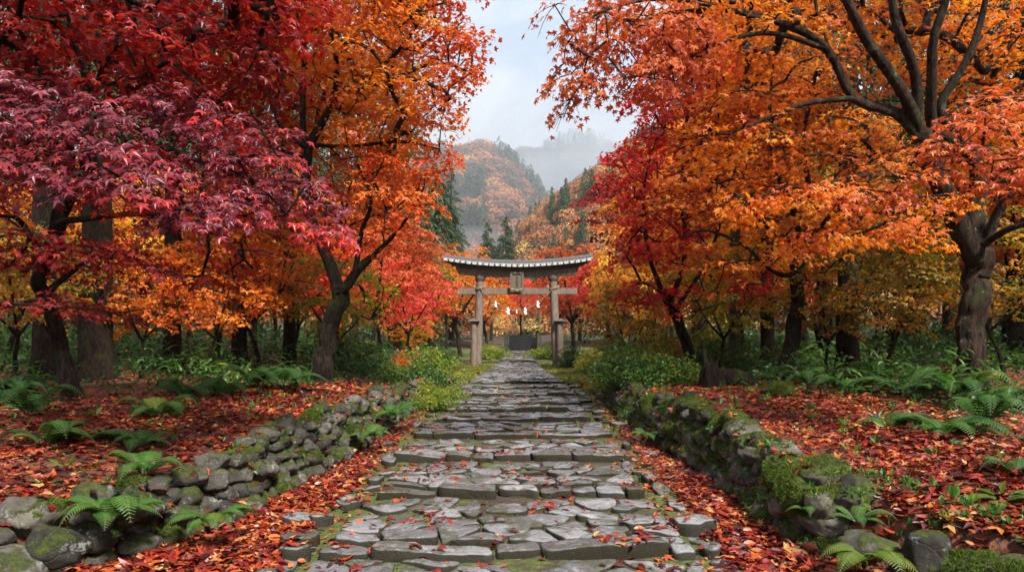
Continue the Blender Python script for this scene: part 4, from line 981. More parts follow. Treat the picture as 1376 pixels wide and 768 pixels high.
# right wood
plant('d', 1000, 19, .9, 'orange', 'orange maple in the wood beyond the scarlet maple', 'bark', Gw)
plant('b', 935, 25, .95, 'amber', 'amber maple rising behind the scarlet maple', 'bark', Gw)
plant('c', 1195, 15.5, 1.0, 'olive', 'olive and orange sapling with flat tiers left of the great right maple', 'bark', Gw)
plant('c', 1105, 17, .9, 'orange', 'low orange sapling between the leaning maple and the right cedar', 'bark', Gw)
plant('a', 1240, 22, .85, 'olive', 'olive and orange maple between the right cedar and the great maple', 'bark', Gw)
plant('c', 1350, 14.5, 1.0, 'amber', 'golden sapling behind the great maple at the right edge', 'bark', Gw)
plant('a', 1330, 23, .95, 'olive', 'olive maple deep in the wood at the right edge', 'bark', Gw)
plant('b', 1080, 29, 1.0, 'lime', 'yellow green maple deep behind the leaning orange maple', 'bark', Gw)
plant('b', 1180, 34, 1.0, 'orange', 'distant orange maple behind the right cedar', 'bark', Gw)
plant('a', 985, 37, .95, 'redorange', 'distant red orange maple behind the grey trunked cedar', 'bark', Gw)
plant('a', 905, 44, .9, 'orange', 'distant orange maple low behind the slanting scarlet maple', 'bark', Gw)
plant('b', 880, 27, .9, 'crimson', 'tall crimson maple standing behind the scarlet crown by the path', 'bark', Gw)
for a_ in (('c', 190, 12.5, .5, 'amber', 'knee high amber sapling in front of the thickest left cedar'), ('c', 275, 12.8, .55, 'orange', 'small orange sapling in the undergrowth left of the leaning maple'), ('c', 350, 14.5, .7, 'amber', 'thin amber sapling in the undergrowth left of the leaning maple'),
    ('c', 20, 10.5, .5, 'olive', 'small olive sapling at the left edge of the view'), ('c', 460, 16.5, .6, 'lime', 'pale green sapling just behind the leaning maple trunk'), ('c', 548, 28, .45, 'yellow', 'tiny golden sapling in the bushes left of the gate'),
    ('c', 965, 14.8, .6, 'lime', 'yellow green sapling above the rotten stump'), ('c', 1110, 12.4, .5, 'olive', 'small olive sapling right of the leaning maple'), ('c', 1190, 11.5, .45, 'olive', 'olive sapling in the ferns left of the great maple'),
    ('c', 1350, 10.8, .55, 'olive', 'olive sapling right behind the great maple at the edge'), ('c', 1000, 17, .8, 'yellow', 'golden sapling before the grey trunked cedar'), ('c', 840, 17, .5, 'olive', 'small olive sapling in the shrubs by the upper steps'), ('b', 600, 52, .7, 'lime', 'slim yellow green maple far behind the left of the gate'), ('b', 770, 70, .8, 'lime', 'slim yellow green maple far behind the right of the gate')):
    plant(*a_, 'bark', Gw)
# out of frame, closing the sides of the wood
for (px, Y, k, pal) in ((-200, 12, 'a', 'crimson'), (-330, 18, 'b', 'amber'), (1560, 12, 'a', 'orange'), (1650, 18, 'b', 'olive')):
    plant(k, px, Y, .9, pal, {(-200): 'crimson maple outside the left edge of the view', (-330): 'amber maple well outside the left edge of the view', 1560: 'orange maple outside the right edge of the view', 1650: 'olive maple well outside the right edge of the view'}[px], 'bark', Gw)
# cedars
for (px, Y, s, lab, bk, k) in ((60, 11.2, .46, 'thick dark cedar at the far left behind the crimson maple', 'bark_cedar', 't'), (131, 12.0, .66, 'thickest cedar trunk on the left rising behind the ferns', 'bark_cedar', 't'),
    (232, 13.5, .40, 'slender cedar trunk right of the thickest cedar on the left', 'bark_cedar', 't'), (322, 16, .42, 'dark slim cedar between the orange sapling and the leaning maple', 'bark_cedar', 't'), (388, 17, .38, 'thin dark cedar close left of the leaning orange maple', 'bark_cedar', 't'),
    (1140, 13.0, .50, 'dark cedar trunk standing between the leaning maple and the great right maple', 'bark_cedar', 't'), (988, 15.8, .33, 'pale grey cedar trunk behind the shrubs right of the path', 'bark_grey', 't'),
    (1031, 15, .36, 'brown cedar trunk close left of the leaning maple', 'bark_cedar', 't'), (1225, 27, .7, 'cedar far behind left of the great right maple', 'bark_cedar', 't'), (1374, 13.5, .6, 'dark cedar trunk at the right edge of the view', 'bark_cedar', 't'),
    (530, 40, .95, 'tall dark green cedar topping the big orange maple', 'bark_cedar', 't'), (606, 70, .74, 'dark green cedar spire left above the gate roof', 'bark_cedar', 't'), (940, 34, .95, 'tall dark cedar whose green top shows behind the scarlet crown', 'bark_cedar', 't'),
    (450, 30, .9, 'tall cedar hidden behind the orange crown on the left', 'bark_cedar', 't'), (1290, 18, .9, 'tall cedar behind the great right maple', 'bark_cedar', 't'), (1110, 38, 1.0, 'far tall cedar behind the right maples', 'bark_cedar', 't'), (180, 40, 1.1, 'far tall cedar behind the left cedars', 'bark_cedar', 't')):
    plant(k, px, Y, s, 'conifer', lab, bk, Gc, zs=1 if s > .55 else .78/s)
plant('y', 656, 128, 1.0, 'conifer', 'smaller left one of the twin cedars on the slope above the gate', None, 'twin cedars above the gate', zoff=8)
plant('y', 680, 124, 1.12, 'conifer', 'taller right one of the twin cedars on the slope above the gate', None, 'twin cedars above the gate', zoff=7)

# ================================================================ far woodland, hills
def clump_proto(n, size, flat=.75):
    v = unit(rng.normal(0, 1, (n, 3))); v[:, 2] = np.abs(v[:, 2])*1.0-.25*(rng.uniform(0, 1, n) < .3)
    r = rng.uniform(.82, 1.05, n)*(1+.22*vnoise(v*2.3+rng.uniform(0, 50, 3), 1)); p = v*r[:, None]*[1, 1, flat]
    a = Acc(); d = unit(np.cross(v, rng.normal(0, 1, (n, 3)))); put(a, OVAL4, p-d*size*.5, d, unit(v+rng.normal(0, .35, (n, 3))), size*rng.uniform(.7, 1.4, n), np.clip(rng.uniform(0, 1, n)*.35, 0, 1))
    V, L, S, t = a.arrays(); return V, L.reshape(-1, 3), t
def cone_proto(n, size):
    z = rng.uniform(0, 1, n)**.8; th = rng.uniform(0, 6.3, n); r = (1-z)*.42*(.75+.35*np.abs(np.sin(z*22)))+.02
    v = np.stack([np.cos(th), np.sin(th), 0*z], -1); p = v*r[:, None]+np.stack([0*z, 0*z, z*2.2], -1)
    a = Acc(); put(a, BLADE, p-v*.05, unit(v+[0, 0, -.6]+rng.normal(0, .2, (n, 3))), unit(v*.6+[0, 0, 1.]), size*rng.uniform(.7, 1.3, n), rng.uniform(0, .4, n))
    V, L, S, t = a.arrays(); return V, L.reshape(-1, 3), t
def stamp(acc, protos, pos, s, t0):
    k = rng.integers(0, len(protos), len(pos))
    for j, (V, F_, t) in enumerate(protos):
        q = np.nonzero(k == j)[0]
        if len(q) == 0: continue
        th = rng.uniform(0, 6.3, len(q)); c_, s_ = np.cos(th), np.sin(th); R = np.zeros((len(q), 3, 3)); R[:, 0, 0] = c_; R[:, 0, 1] = -s_; R[:, 1, 0] = s_; R[:, 1, 1] = c_; R[:, 2, 2] = 1
        W = np.einsum('nij,vj->nvi', R, V)*np.asarray(s)[q][:, None, None]+pos[q][:, None]
        idx = (np.arange(len(q))*len(V))[:, None, None]+F_[None]
        acc.add(W.reshape(-1, 3), idx.reshape(-1, 3), np.clip(t0[q][:, None]+t[None]*.6-.1, 0, 1).ravel())
M['hillwood'] = leaf_mat('hill_autumn_leaf', [(0, (.035, .05, .022)), (.25, (.10, .055, .028)), (.5, (.28, .10, .04)), (.75, (.42, .19, .055)), (1, (.44, .32, .10))], .6, .3, .2)
cp_hi = [clump_proto(420, .16) for _ in range(4)]; cp_lo = [clump_proto(110, .30) for _ in range(4)]; cn_hi = [cone_proto(420, .17) for _ in range(3)]; cn_lo = [cone_proto(90, .28) for _ in range(3)]
def hill(name, Yr, depth, sky_pts, spur, sp_sc, nt_, rcrown, cps, cns, vis, frac_con, seed, lab, tb=0.0, basez=None):
    sx = np.array([(p[0]-688)*Yr/F for p in sky_pts]); sz = np.array([CZ+(HZ-p[1])*Yr/F for p in sky_pts])
    def hz_(x, y):
        v = np.clip((Yr-y)/depth, -1, 1); top = np.interp(x*(Yr/np.maximum(y, 1))*.35+x*.65, sx, sz); b = 3.5 if basez is None else basez
        f = 1-np.abs(v)**1.15
        z = b-2+(top-b+2)*f+spur*n2(x, y, sp_sc, seed, 4)*np.clip(1-np.abs(v)**3, 0, 1)*np.clip(np.abs(v)*3+.15, 0, 1)
        return z
    xs = np.linspace(sx[0], sx[-1], 110); ys = np.linspace(Yr-depth, Yr+depth, 70); X_, Y_ = np.meshgrid(xs, ys); Z_ = hz_(X_, Y_)
    ii = (np.arange(69)[:, None]*110+np.arange(109)[None]).ravel(); A = Acc(); A.add(np.stack([X_, Y_, Z_], -1).reshape(-1, 3), np.stack([ii, ii+1, ii+111, ii+110], 1))
    o = A.obj(name, M['hillsoil'], None, True); tag(o, kind='structure')
    x = rng.uniform((vis[0]-688)*Yr/F, (vis[1]-688)*Yr/F, nt_*3); y = rng.uniform(Yr-depth*.98, Yr+depth*.06, nt_*3); z = hz_(x, y)
    px = 688+x*F/y; keep = (px > vis[0]) & (px < vis[1]); x, y, z = x[keep][:nt_], y[keep][:nt_], z[keep][:nt_]
    con = n2(x, y, sp_sc*.33, seed+50, 2) > frac_con
    B1 = Acc(); q = ~con; s = rcrown*rng.uniform(.7, 1.3, q.sum()); stamp(B1, cps, np.stack([x[q], y[q], z[q]+s*.4], -1), s, np.clip(.5+tb+.38*n2(x[q], y[q], sp_sc*.25, seed+70, 2)+rng.normal(0, .17, q.sum()), 0, .95))
    tag(B1.obj('hill_woodland', M['hillwood']), lab[0], 'forest', kind='stuff')
    if con.sum():
        B2 = Acc(); q = con; s = rcrown*1.25*rng.uniform(.7, 1.3, q.sum()); stamp(B2, cns, np.stack([x[q], y[q], z[q]-s*.1], -1), s, rng.uniform(.1, .9, q.sum()))
        tag(B2.obj('cedar_woodland', M['conifer']), lab[1], 'forest', kind='stuff')
    return hz_
M['hillsoil'] = plain('hillside_soil', (.06, .045, .025), .9)
hill('hill', 235, 95, [(600, 440), (650, 395), (690, 345), (715, 308), (745, 282), (775, 262), (800, 245), (830, 222), (870, 190), (950, 150), (1100, 120), (1500, 140), (2200, 200)], 4.5, 45, 1100, 3.6, cp_hi, cn_hi, (590, 1000), .22, 5, ('orange autumn wood covering the near slope right of the gate', 'dark cedars in stands on the near slope right of the gate'), -.04)
hill('mountain', 430, 170, [(-700, 260), (0, 200), (300, 240), (520, 250), (560, 228), (600, 210), (625, 201), (650, 197), (672, 210), (690, 226), (715, 250), (740, 282), (765, 320), (800, 365), (900, 420), (1100, 430)], 17, 75, 3000, 4.6, cp_lo, cn_lo, (520, 860), .12, 8, ('rust autumn wood on the misty left mountain', 'cedar stands on the misty left mountain'), -.12)
hill('far_ridge', 880, 300, [(-900, 260), (0, 240), (400, 250), (560, 225), (640, 213), (680, 209), (705, 206), (730, 207), (745, 198), (775, 191), (800, 193), (830, 200), (870, 204), (950, 215), (1300, 250), (2300, 300)], 26, 150, 3200, 6, cp_lo, cn_lo, (560, 900), .1, 14, ('dull brown wood on the farthest ridge under mist', 'dark cedars on the farthest ridge under mist'), -.3, 8)
# belt of wood round the clearing
x, y = [], []
while len(x) < 620:
    a = rng.uniform(-1.25, 1.25); d = rng.uniform(44, 125) if len(x) < 400 else rng.uniform(110, 210); xx, yy2 = d*math.sin(a)*1.15, d*math.cos(a)
    if abs(xx-.01*yy2) < (5 if yy2 < 75 else 1.5) or (yy2 < 50 and abs(xx) < 16) or yy2 < 8: continue
    x.append(xx); y.append(yy2)
x, y = np.array(x), np.array(y); px = 688+x*F/y; z = H(x, y)
mid = (px > 590) & (px < 860); s = np.where(mid, rng.uniform(2.2, 3.0, len(x)), rng.uniform(2.8, 4.4, len(x)))
zc = z+np.where(mid, rng.uniform(2.5, 4.5, len(x)), rng.uniform(3, 9, len(x)))
B1 = Acc(); stamp(B1, cp_hi, np.stack([x, y, zc], -1), s, np.clip(.55+.3*n2(x, y, 16, 4, 2)+rng.normal(0, .2, len(x)), 0, 1)); 
stamp(B1, cp_hi, np.stack([x+rng.normal(0, 1.5, len(x)), y+rng.normal(0, 1.5, len(x)), z+rng.uniform(1, 2.5, len(x))], -1), s*.7, np.clip(.6+rng.normal(0, .25, len(x)), 0, 1))
for i in range(len(x)):
    if i % 2 == 0: tube(B1, np.array([[x[i], y[i], z[i]-.3], [x[i]+.1, y[i], z[i]+3], [x[i]+.3, y[i], zc[i]]]), [.22, .17, .1], 5, t=0)
tag(B1.obj('far_woodland', M['hillwood']), 'solid autumn woodland far behind the gate and the maples', 'forest', kind='stuff')
k = rng.uniform(0, 1, len(x)) < .38; k &= ~mid; B2 = Acc(); s2 = rng.uniform(5, 8, k.sum()); stamp(B2, cn_hi, np.stack([x[k]+2, y[k]+3, z[k]+1], -1), s2, rng.uniform(0, .8, k.sum()))
tag(B2.obj('far_cedars', M['conifer']), 'dark cedar tops rising out of the far woodland', 'forest', kind='stuff')

# the same wood goes on behind the viewer
x = rng.uniform(-34, 34, 260); y = rng.uniform(-34, -6, 260); k = (np.abs(x) > 3.5) | (y < -22); k &= (np.hypot(x, y) > 8); x, y = x[k], y[k]; n = len(x); z = H(x, y)
B1 = Acc(); stamp(B1, cp_hi, np.stack([x, y, z+rng.uniform(1.5, 8.5, n)], -1), rng.uniform(1.6, 3.2, n), np.clip(.55+rng.normal(0, .25, n), 0, 1))
for i in range(0, n, 3): tube(B1, np.array([[x[i], y[i], z[i]-.3], [x[i]+.2, y[i], z[i]+3], [x[i]+.3, y[i], z[i]+7]]), [.2, .16, .1], 6)
tag(B1.obj('woodland_behind', M['hillwood']), 'autumn wood continuing along the path behind the viewpoint', 'forest', kind='stuff')
# ================================================================ ferns, shrubs, undergrowth
PIN = []  # a toothed leaflet
o_ = [(0, -.0, 0)]
for i in range(7): u = (i+.5)/7; o_ += [(.13*(1-u*.8)+.02, u-.04, 0), (.06*(1-u), u+.05, 0)]
o_ += [(0, 1.02, -.1)]; o_ += [(-a, b, c) for a, b, c in o_[1:-1][::-1]]
PINNA = fan(np.array(o_), (0, .4, .03))
def frond(A, S, base, az, L, arch, t, wid=.30, n=22):
    u = np.linspace(0, 1, 12); e = np.array([math.cos(az), math.sin(az), 0]); p = base+e*(L*(u*.95))[:, None]; p[:, 2] += L*(arch*np.sin(u*2.3)*.62-.25*u**2.2)
    tube(S, p, np.linspace(.006, .0015, 12), 4, cap=False)
    v = np.linspace(.14, .985, n); q = np.stack([np.interp(v, u, p[:, k]) for k in range(3)], -1); tg = unit(np.gradient(q, axis=0)); side = unit(np.cross(tg, [0, 0, 1.])); nr = np.cross(side, tg)
    ln = L*wid*np.sin(np.pi*np.clip(v*.86+.12, 0, 1))**.8*(1-.35*v)
    for sg in (-1, 1): put(A, PINNA, q, side*sg+tg*.45+np.array([0, 0, -.22]), nr+side*rng.normal(0, .12), ln, np.clip(t+rng.normal(0, .06, n), 0, 1))
def fern(px, py, Y, L, nf, label, az0=0, span=6.28, t=.55, arch=.75, yellow=0):
    p = P(px, py, Y); z = gz(p[0], p[1]); z = max(z, min(p[2], z+.35)); o = empty('fern', (float(p[0]), Y, z)); tag(o, label, 'fern', 'ferns growing on the banks'); A, S = Acc(), Acc()
    for k in range(nf):
        if rng.uniform() < .12: continue
        az = az0+span*(k+rng.uniform(-.3, .3))/nf
        frond(A, S, np.array([0, 0, .0]), az, L*rng.uniform(.7, 1.1), arch*rng.uniform(.7, 1.2), (t+rng.normal(0, .1)) if rng.uniform() > yellow else .97)
    A.obj('fronds', M['fern'], o); S.obj('stalks', M['stem'], o); return o
fern(150, 700, 4.55, .44, 10, 'large bright green fern spilling over the wall at the bottom left', t=.62)
fern(285, 700, 4.95, .36, 8, 'green fern rooted in front of the left wall beside the leafy gutter', az0=-2.8, span=4.2, t=.6, arch=.6)
fern(120, 605, 5.9, .50, 7, 'fern with long low fronds on the left bank below the crimson maple', t=.5, arch=.5)
fern(190, 600, 5.9, .36, 6, 'fern with one yellowing frond on the left bank', t=.45, yellow=.3)
fern(195, 640, 5.1, .34, 7, 'upright fern just above the big rounded boulder on the left', t=.5, arch=1.0)
fern(1270, 610, 6.4, .62, 11, 'large dark green fern on the right bank in front of the great maple', t=.42, arch=.6)
fern(1200, 590, 6.8, .42, 6, 'small flat fern left of the large one on the right bank', t=.35)
fern(1165, 752, 4.1, .34, 8, 'light green fern at the bottom right edge of the bank', t=.8, arch=.6)
fern(1150, 690, 4.5, .25, 6, 'small fern beside the flat dark stone on the right bank', t=.55)
fern(1365, 660, 4.9, .34, 6, 'broad dark green fern at the right edge of the view', t=.4)
fern(530, 562, 9.8, .55, 9, 'green fern hanging over the far half of the left wall', t=.6)
fern(500, 590, 8.4, .36, 7, 'small fern at the foot of the left wall halfway along', t=.55)
fern(380, 518, 10.5, .75, 7, 'grey green fern left of the leaning orange maple', t=.3)
fern(1215, 548, 8.8, .75, 9, 'dark fern left of the great right maple trunk', t=.3)
fern(1140, 545, 9.8, .7, 9, 'dusky fern spreading behind the right bank litter', t=.3)
fern(1340, 575, 7.6, .6, 9, 'fern at the right foot of the great maple', t=.35)
fern(20, 560, 7.8, .6, 8, 'dark fern at the far left below the crimson maple', t=.25)
fern(250, 545, 9.0, .6, 8, 'dark fern in the left undergrowth beyond the leaf litter', t=.3)
fern(870, 590, 8.9, .34, 8, 'small fern growing out of the right wall moss', t=.6)
fern(1090, 690, 4.9, .22, 6, 'tiny fern beside the moss draped boulder', t=.7)

fern(60, 640, 5.6, .40, 8, 'ragged fern at the left edge above the corner boulders', t=.4, arch=1.0, yellow=.2)
fern(40, 590, 6.6, .5, 9, 'upright fern at the far left under the crimson trunk', t=.45, arch=1.1)
fern(215, 570, 7.2, .48, 8, 'feathery fern left of centre on the leafy left bank', t=.5, arch=.9, yellow=.15)
fern(300, 540, 9.6, .6, 9, 'lush fern by the undergrowth left of the leaning orange maple', t=.5, arch=1.0)
fern(345, 530, 10.6, .6, 8, 'second lush fern by the undergrowth left of the leaning orange maple', t=.4, arch=.9)
fern(1325, 600, 6.7, .5, 9, 'upright fern right of the large fern on the right bank', t=.5, arch=1.0)
fern(1290, 560, 8.0, .6, 10, 'tall fern at the foot of the great maple', t=.55, arch=1.1)
fern(1085, 535, 10.6, .6, 9, 'fern spreading before the leaning orange maple', t=.45, arch=1.0)
fern(1180, 530, 10.2, .65, 9, 'tall green fern between the leaning maple and the great maple', t=.5, arch=1.1)
fern(1035, 530, 11.8, .6, 8, 'fern next to the fallen log', t=.5, arch=.9)
fern(1345, 690, 4.5, .28, 6, 'low yellowish fern near the right corner boulders', t=.8, arch=.6, yellow=.3)
def shrub_proto(rad, hgt, nst, n, size, tpl, mat):
    T = Tree('shrub', None, None, (0, 0, 0)); cen, dr = [], []
    for k in range(nst):
        th = rng.uniform(0, 6.3); r = rad*rng.uniform(.2, 1); e = np.array([math.cos(th)*r, math.sin(th)*r, hgt*rng.uniform(.45, 1)*(1-.35*(r/rad)**2)]); b = e*[.12, .12, 0]
        m_ = (b+e)/2+rng.normal(0, .05, 3)+[0, 0, .05]; tube(T.T, cat([list(b)+[.012], list(m_)+[.008], list(e)+[.003]], .15)[:, :3], .007, 4, cap=False)
        for f in (1., .72, .5):
            cen.append(b+(e-b)*f+rng.normal(0, rad*.08, 3)); dr.append(unit(e-b)+rng.normal(0, .3, 3))
    T.leaves(np.array(cen), np.array(dr), mat, tpl, n, rad*.26, size, droop=.1, spread=.9, tilt=.8, tvar=.5, name='foliage')
    return T.done(M['stem'], 'stems')
PS = {'r': shrub_proto(.8, 1.05, 34, 34, .085, OVAL4, 'shrub'), 'l': shrub_proto(1.0, .8, 30, 34, .10, OVAL4, 'shrub'), 'w': shrub_proto(.7, 1.5, 26, 20, .10, OVAL4, 'shrub')}
sused = set()
def shrub(k, px, Y, s, label, mat='shrub', group='shrubs along the path'):
    src = PS[k]; x = (px-688)*Y/F
    if k in sused: o = copy_tree(src)
    else: o = src; sused.add(k)
    tag(o, label, 'shrub', group); o.location = (x, Y, gz(x, Y)-.05); o.scale = (s, s, s); o.rotation_euler = (0, 0, rng.uniform(0, 6.3))
    for ch in o.children:
        if ch.name.startswith('foliage'): put_mat(ch, M[mat])
for a in (('r', 572, 16.0, 1.0, 'yellow green shrub standing left of the top of the steps'), ('l', 545, 14.6, .75, 'dark low shrub at the far end of the left wall', 'green'), ('r', 500, 17.0, .95, 'green shrub between the leaning maple and the yellow green shrub', 'green'),
    ('w', 470, 18.0, .9, 'tall green shrub right behind the leaning orange maple', 'green'), ('l', 535, 18.5, .9, 'reddish green shrub behind the left end of the steps', 'rust'), ('l', 560, 13.2, .5, 'small bright shrub at the end of the left wall'),
    ('r', 845, 16.0, 1.0, 'bright green shrub right of the top of the steps'), ('w', 872, 13.8, .75, 'twiggy yellow green shrub near the slanting red maple'), ('l', 862, 12.0, .9, 'dusky green shrub draped over the far right wall', 'green'), ('r', 905, 17.0, 1.1, 'broad green shrub behind the slanting red maple', 'olive'),
    ('r', 960, 16.5, .95, 'leafy shrub in front of the grey cedar trunk', 'green'), ('l', 905, 12.2, .6, 'low shrub at the foot of the slanting red maple'), ('w', 1000, 14.2, .7, 'glossy green shrub behind the rotten stump', 'green'), ('r', 945, 20, 1.1, 'tall shrub with yellowing leaves deep behind the red maple'),
    ('l', 656, 42, 1.15, 'rounded shrub just behind the gate on its left', 'shrub'), ('l', 664, 48, 1.0, 'second rounded shrub farther behind the gate on its left', 'grass'), ('l', 733, 42, 1.05, 'rounded shrub just behind the gate on its right', 'shrub'), ('l', 742, 47, 1.1, 'wide low shrub farther behind the gate on its right', 'shrub'), ('r', 770, 30, 1.0, 'dull green bush right of the gate pillar', 'green'), ('l', 800, 26, 1.1, 'low yellowish bush in the grass right of the gate', 'grass'), ('r', 600, 27, .8, 'low dark bush in the grass left of the gate', 'green'),
    ('l', 598, 13.6, .42, 'tufted low shrub at the very end of the left wall'), ('l', 578, 12.2, .45, 'leafy low plant draped over the far left wall'), ('l', 838, 13.2, .7, 'bright low shrub hugging the right edge of the steps'), ('r', 858, 10.6, .42, 'ragged shrub spilling over the middle of the right wall', 'green'), ('l', 820, 15.5, .6, 'small yellow green shrub by the top step on the right', 'lime'), ('w', 892, 14.8, .8, 'twiggy shrub with orange tinted leaves behind the red maple', 'olive'),
    ('l', 820, 33, 1.2, 'bush under the deep pink maple', 'green')):
    shrub(*a)
# sasa, leafy ground plants, one mass each side of the clearing
U_ = Acc(); Ub = Acc()
def under(N, x0, x1, y0, y1, sz, hmax, far=False):
    x = rng.uniform(x0, x1, N); y = rng.uniform(y0, y1, N); u = np.abs(x-cx(y)); f = n2(x, y, 1.6, 66)
    inner = np.interp(y, [6, 8, 10, 12, 15, 18, 24], [5.4, 4.5, 3.8, 3.1, 2.7, 4.0, 5.3]); k = (u > inner+rng.normal(0, .25, N)) & (rng.uniform(0, 1, N) < np.clip(.5+.8*f, .05, 1))
    x, y, u, f = x[k], y[k], u[k], f[k]; n = len(x); h = rng.uniform(.02, 1, n)**.8*hmax*np.clip(.5+.8*f+.35*n2(x, y, .6, 92, 2), .12, 1.6)*sm(0, 1.6, u-inner[k]+.2)
    g_ = n2(x, y, 1.1, 90, 2); z = H(x, y)+h; th = rng.uniform(0, 6.3, n)
    d = np.stack([np.cos(th), np.sin(th), rng.uniform(-.8, .25, n)], -1); nr = np.stack([rng.normal(0, .4, n), rng.normal(0, .4, n)-.1, np.ones(n)], -1)
    s = sz*rng.uniform(.6, 1.4, n); t = np.clip(.28+.3*g_+.2*n2(x, y, .5, 91, 2)+rng.normal(0, .14, n)+(rng.uniform(0, 1, n) < .03)*.5, 0, 1); p = np.stack([x, y, z], -1)
    lo = g_ > .12
    put(U_, BLADE, p[lo], d[lo], nr[lo], s[lo]*2.3, t[lo]); put(U_, OVAL4, p[~lo], d[~lo], nr[~lo], s[~lo], t[~lo])
under(80000, -16, 16, 5.5, 15, .085, .6); under(75000, -24, 24, 13, 26, .12, .95); under(36000, -40, 40, 24, 46, .2, 1.0); under(22000, -75, 75, 46, 90, .42, 1.8)
tag(U_.obj('undergrowth', M['green']), 'dark green sasa and leafy undergrowth carpeting the wood on both sides', 'undergrowth', kind='stuff')
# mossy grass round the gate and the upper steps
Gs = Acc()
def grassy(N, x0, x1, y0, y1, dens, sz):
    x = rng.uniform(x0, x1, N); y = rng.uniform(y0, y1, N); k = rng.uniform(0, 1, N) < dens(x, y); x, y = x[k], y[k]; n = len(x); th = rng.uniform(0, 6.3, n)
    put(Gs, SLIM, np.stack([x, y, H(x, y)-.005], -1), np.stack([np.cos(th)*.7, np.sin(th)*.7, np.ones(n)*rng.uniform(.3, 1.4, n)], -1), rng.normal(0, 1, (n, 3)), sz*rng.uniform(.5, 1.5, n), np.clip(.45+.4*n2(x, y, 1.2, 5)+rng.normal(0, .18, n), 0, 1))
grassy(70000, -7, 8, 15, 36, lambda x, y: np.where(np.abs(x-cx(y)) > 1.2, np.clip(.5+.5*n2(x, y, .9, 12), 0, 1)*(1-sm(4, 7, np.abs(x-cx(y)))), .06), .10)
grassy(26000, -3, 3, 9, 16, lambda x, y: np.where((np.abs(x-cx(y)) > 1.5), .8*sm(9, 13, y)*np.clip(.5+n2(x, y, .5, 13), 0, 1), .03), .07)
grassy(30000, -4, 4, 3.2, 12, lambda x, y: np.clip(n2(x, y, .35, 17)-.15, 0, 1)*np.where(np.abs(x-cx(y)) > 1.3, np.where(np.abs(x-cx(y)) < 1.75, .9, .05), .35), .035)
tag(Gs.obj('grass', M['grass']), 'short yellow green grass and moss beside the steps and round the gate', 'grass', kind='stuff')
# rotten stump and fallen log right of the steps
p = P(958, 525, 11.3); z = gz(p[0], p[1]); o = empty('tree_stump', (float(p[0]), 11.3, z)); o.scale = (.8, .8, .95); tag(o, 'dark jagged rotten stump with a fallen log behind the right bank', 'tree stump')
A = Acc(); tube(A, np.array([[0, 0, -.1], [-.02, 0, .12], [-.06, 0, .3], [-.10, 0, .42]]), [.20, .18, .15, .09], 18, .7, .2)
for dx, h_, l in ((-.12, .85, -.10), (-.03, .62, -.03), (.05, .55, .05), (.12, .42, .12)): tube(A, np.array([[dx, 0, .15], [dx+l*.5, .02, h_*.7], [dx+l, 0, h_]]), [.07, .045, .008], 6, .3)
A.obj('stump_wood', M['stump'], o, True)
A = Acc(); tube(A, cat([[.1, .1, .2, .14], [.8, .3, .14, .13], [1.6, .7, .02, .10]], .12)[:, :3], np.linspace(.15, .09, 16)[:len(cat([[.1, .1, .2, .14], [.8, .3, .14, .13], [1.6, .7, .02, .10]], .12))], 12, .25) if False else tube(A, np.array([[.1, .1, .2], [.45, .2, .2], [.8, .3, .14], [1.2, .5, .09], [1.6, .7, .0]]), [.15, .14, .135, .11, .09], 12, .25)
A.obj('fallen_log', M['stump'], o, True)
print('faces', sum(len(q.data.polygons) for q in set(o.data.name and o for o in COL.objects if o.type == 'MESH')))

# moss pile on the stones, small plants rooted in the walls
mo = Acc(); wp = Acc()
def surf(o, n, zmin, ymax=10.5):
    me = o.data; v = np.empty(len(me.vertices)*3, np.float32); me.vertices.foreach_get('co', v); v = v.reshape(-1, 3)+np.array(o.location)+(np.array(o.parent.location) if o.parent else 0)
    f = np.empty(len(me.polygons)*3, np.int32); me.polygons.foreach_get('vertices', f); f = f.reshape(-1, 3); c = v[f].mean(1); nn = np.cross(v[f[:, 1]]-v[f[:, 0]], v[f[:, 2]]-v[f[:, 0]]); ar = np.linalg.norm(nn, axis=1)+1e-12; nn = nn/ar[:, None]
    w = ar*(nn[:, 2] > zmin)*(c[:, 1] < ymax)*(np.clip(n2(c[:, 0], c[:, 1]+c[:, 2], .22, 5)+.45, 0, 1))+1e-12; k = rng.choice(len(f), n, p=w/w.sum()); r = rng.dirichlet((1, 1, 1), n)
    return np.einsum('nk,nkd->nd', r, v[f[k]]), nn[k]
for o in list(COL.objects):
    if o.name.startswith('mossy_stones'): n, zm = 60000, .25
    elif o.name.startswith('boulder') and 'moss' in o['label']: n, zm = 5000, .1
    else: continue
    p, nn = surf(o, n, zm)
    put(mo, SLIM, p-nn*.004, unit(nn+rng.normal(0, .5, p.shape)+[0, 0, .2]), rng.normal(0, 1, p.shape), .021*rng.uniform(.5, 1.5, n), np.clip(rng.beta(1.5, 3, n)+.15*n2(p[:, 0], p[:, 1], .3, 7), 0, 1))
for o in list(COL.objects):
    if o.name.startswith(('mossy_stones', 'stones')):
        p, nn = surf(o, 90 if o.parent.location.x < 0 else 240, .0, 15)
        for q, m_ in zip(p, nn):
            k = rng.integers(5, 12); d = unit(rng.normal(0, .7, (k, 3))+[0, 0, .35]+m_*.6); t0 = rng.uniform(.2, .9)
            put(wp, OVAL4 if rng.uniform() < .6 else BLADE, q+d*.03*rng.uniform(0, 1, (k, 1)), d, rng.normal(0, .4, (k, 3))+[0, 0, 1], .05*rng.uniform(.5, 1.4, k), np.clip(t0+rng.normal(0, .12, k), 0, 1))
x = rng.uniform(1.9, 4.6, 700); y = rng.uniform(3.3, 5.2, 700); u = x-cx(y); k = (u > WR(y)-.1) & (u < WR(y)+.7); x, y = x[k], y[k]
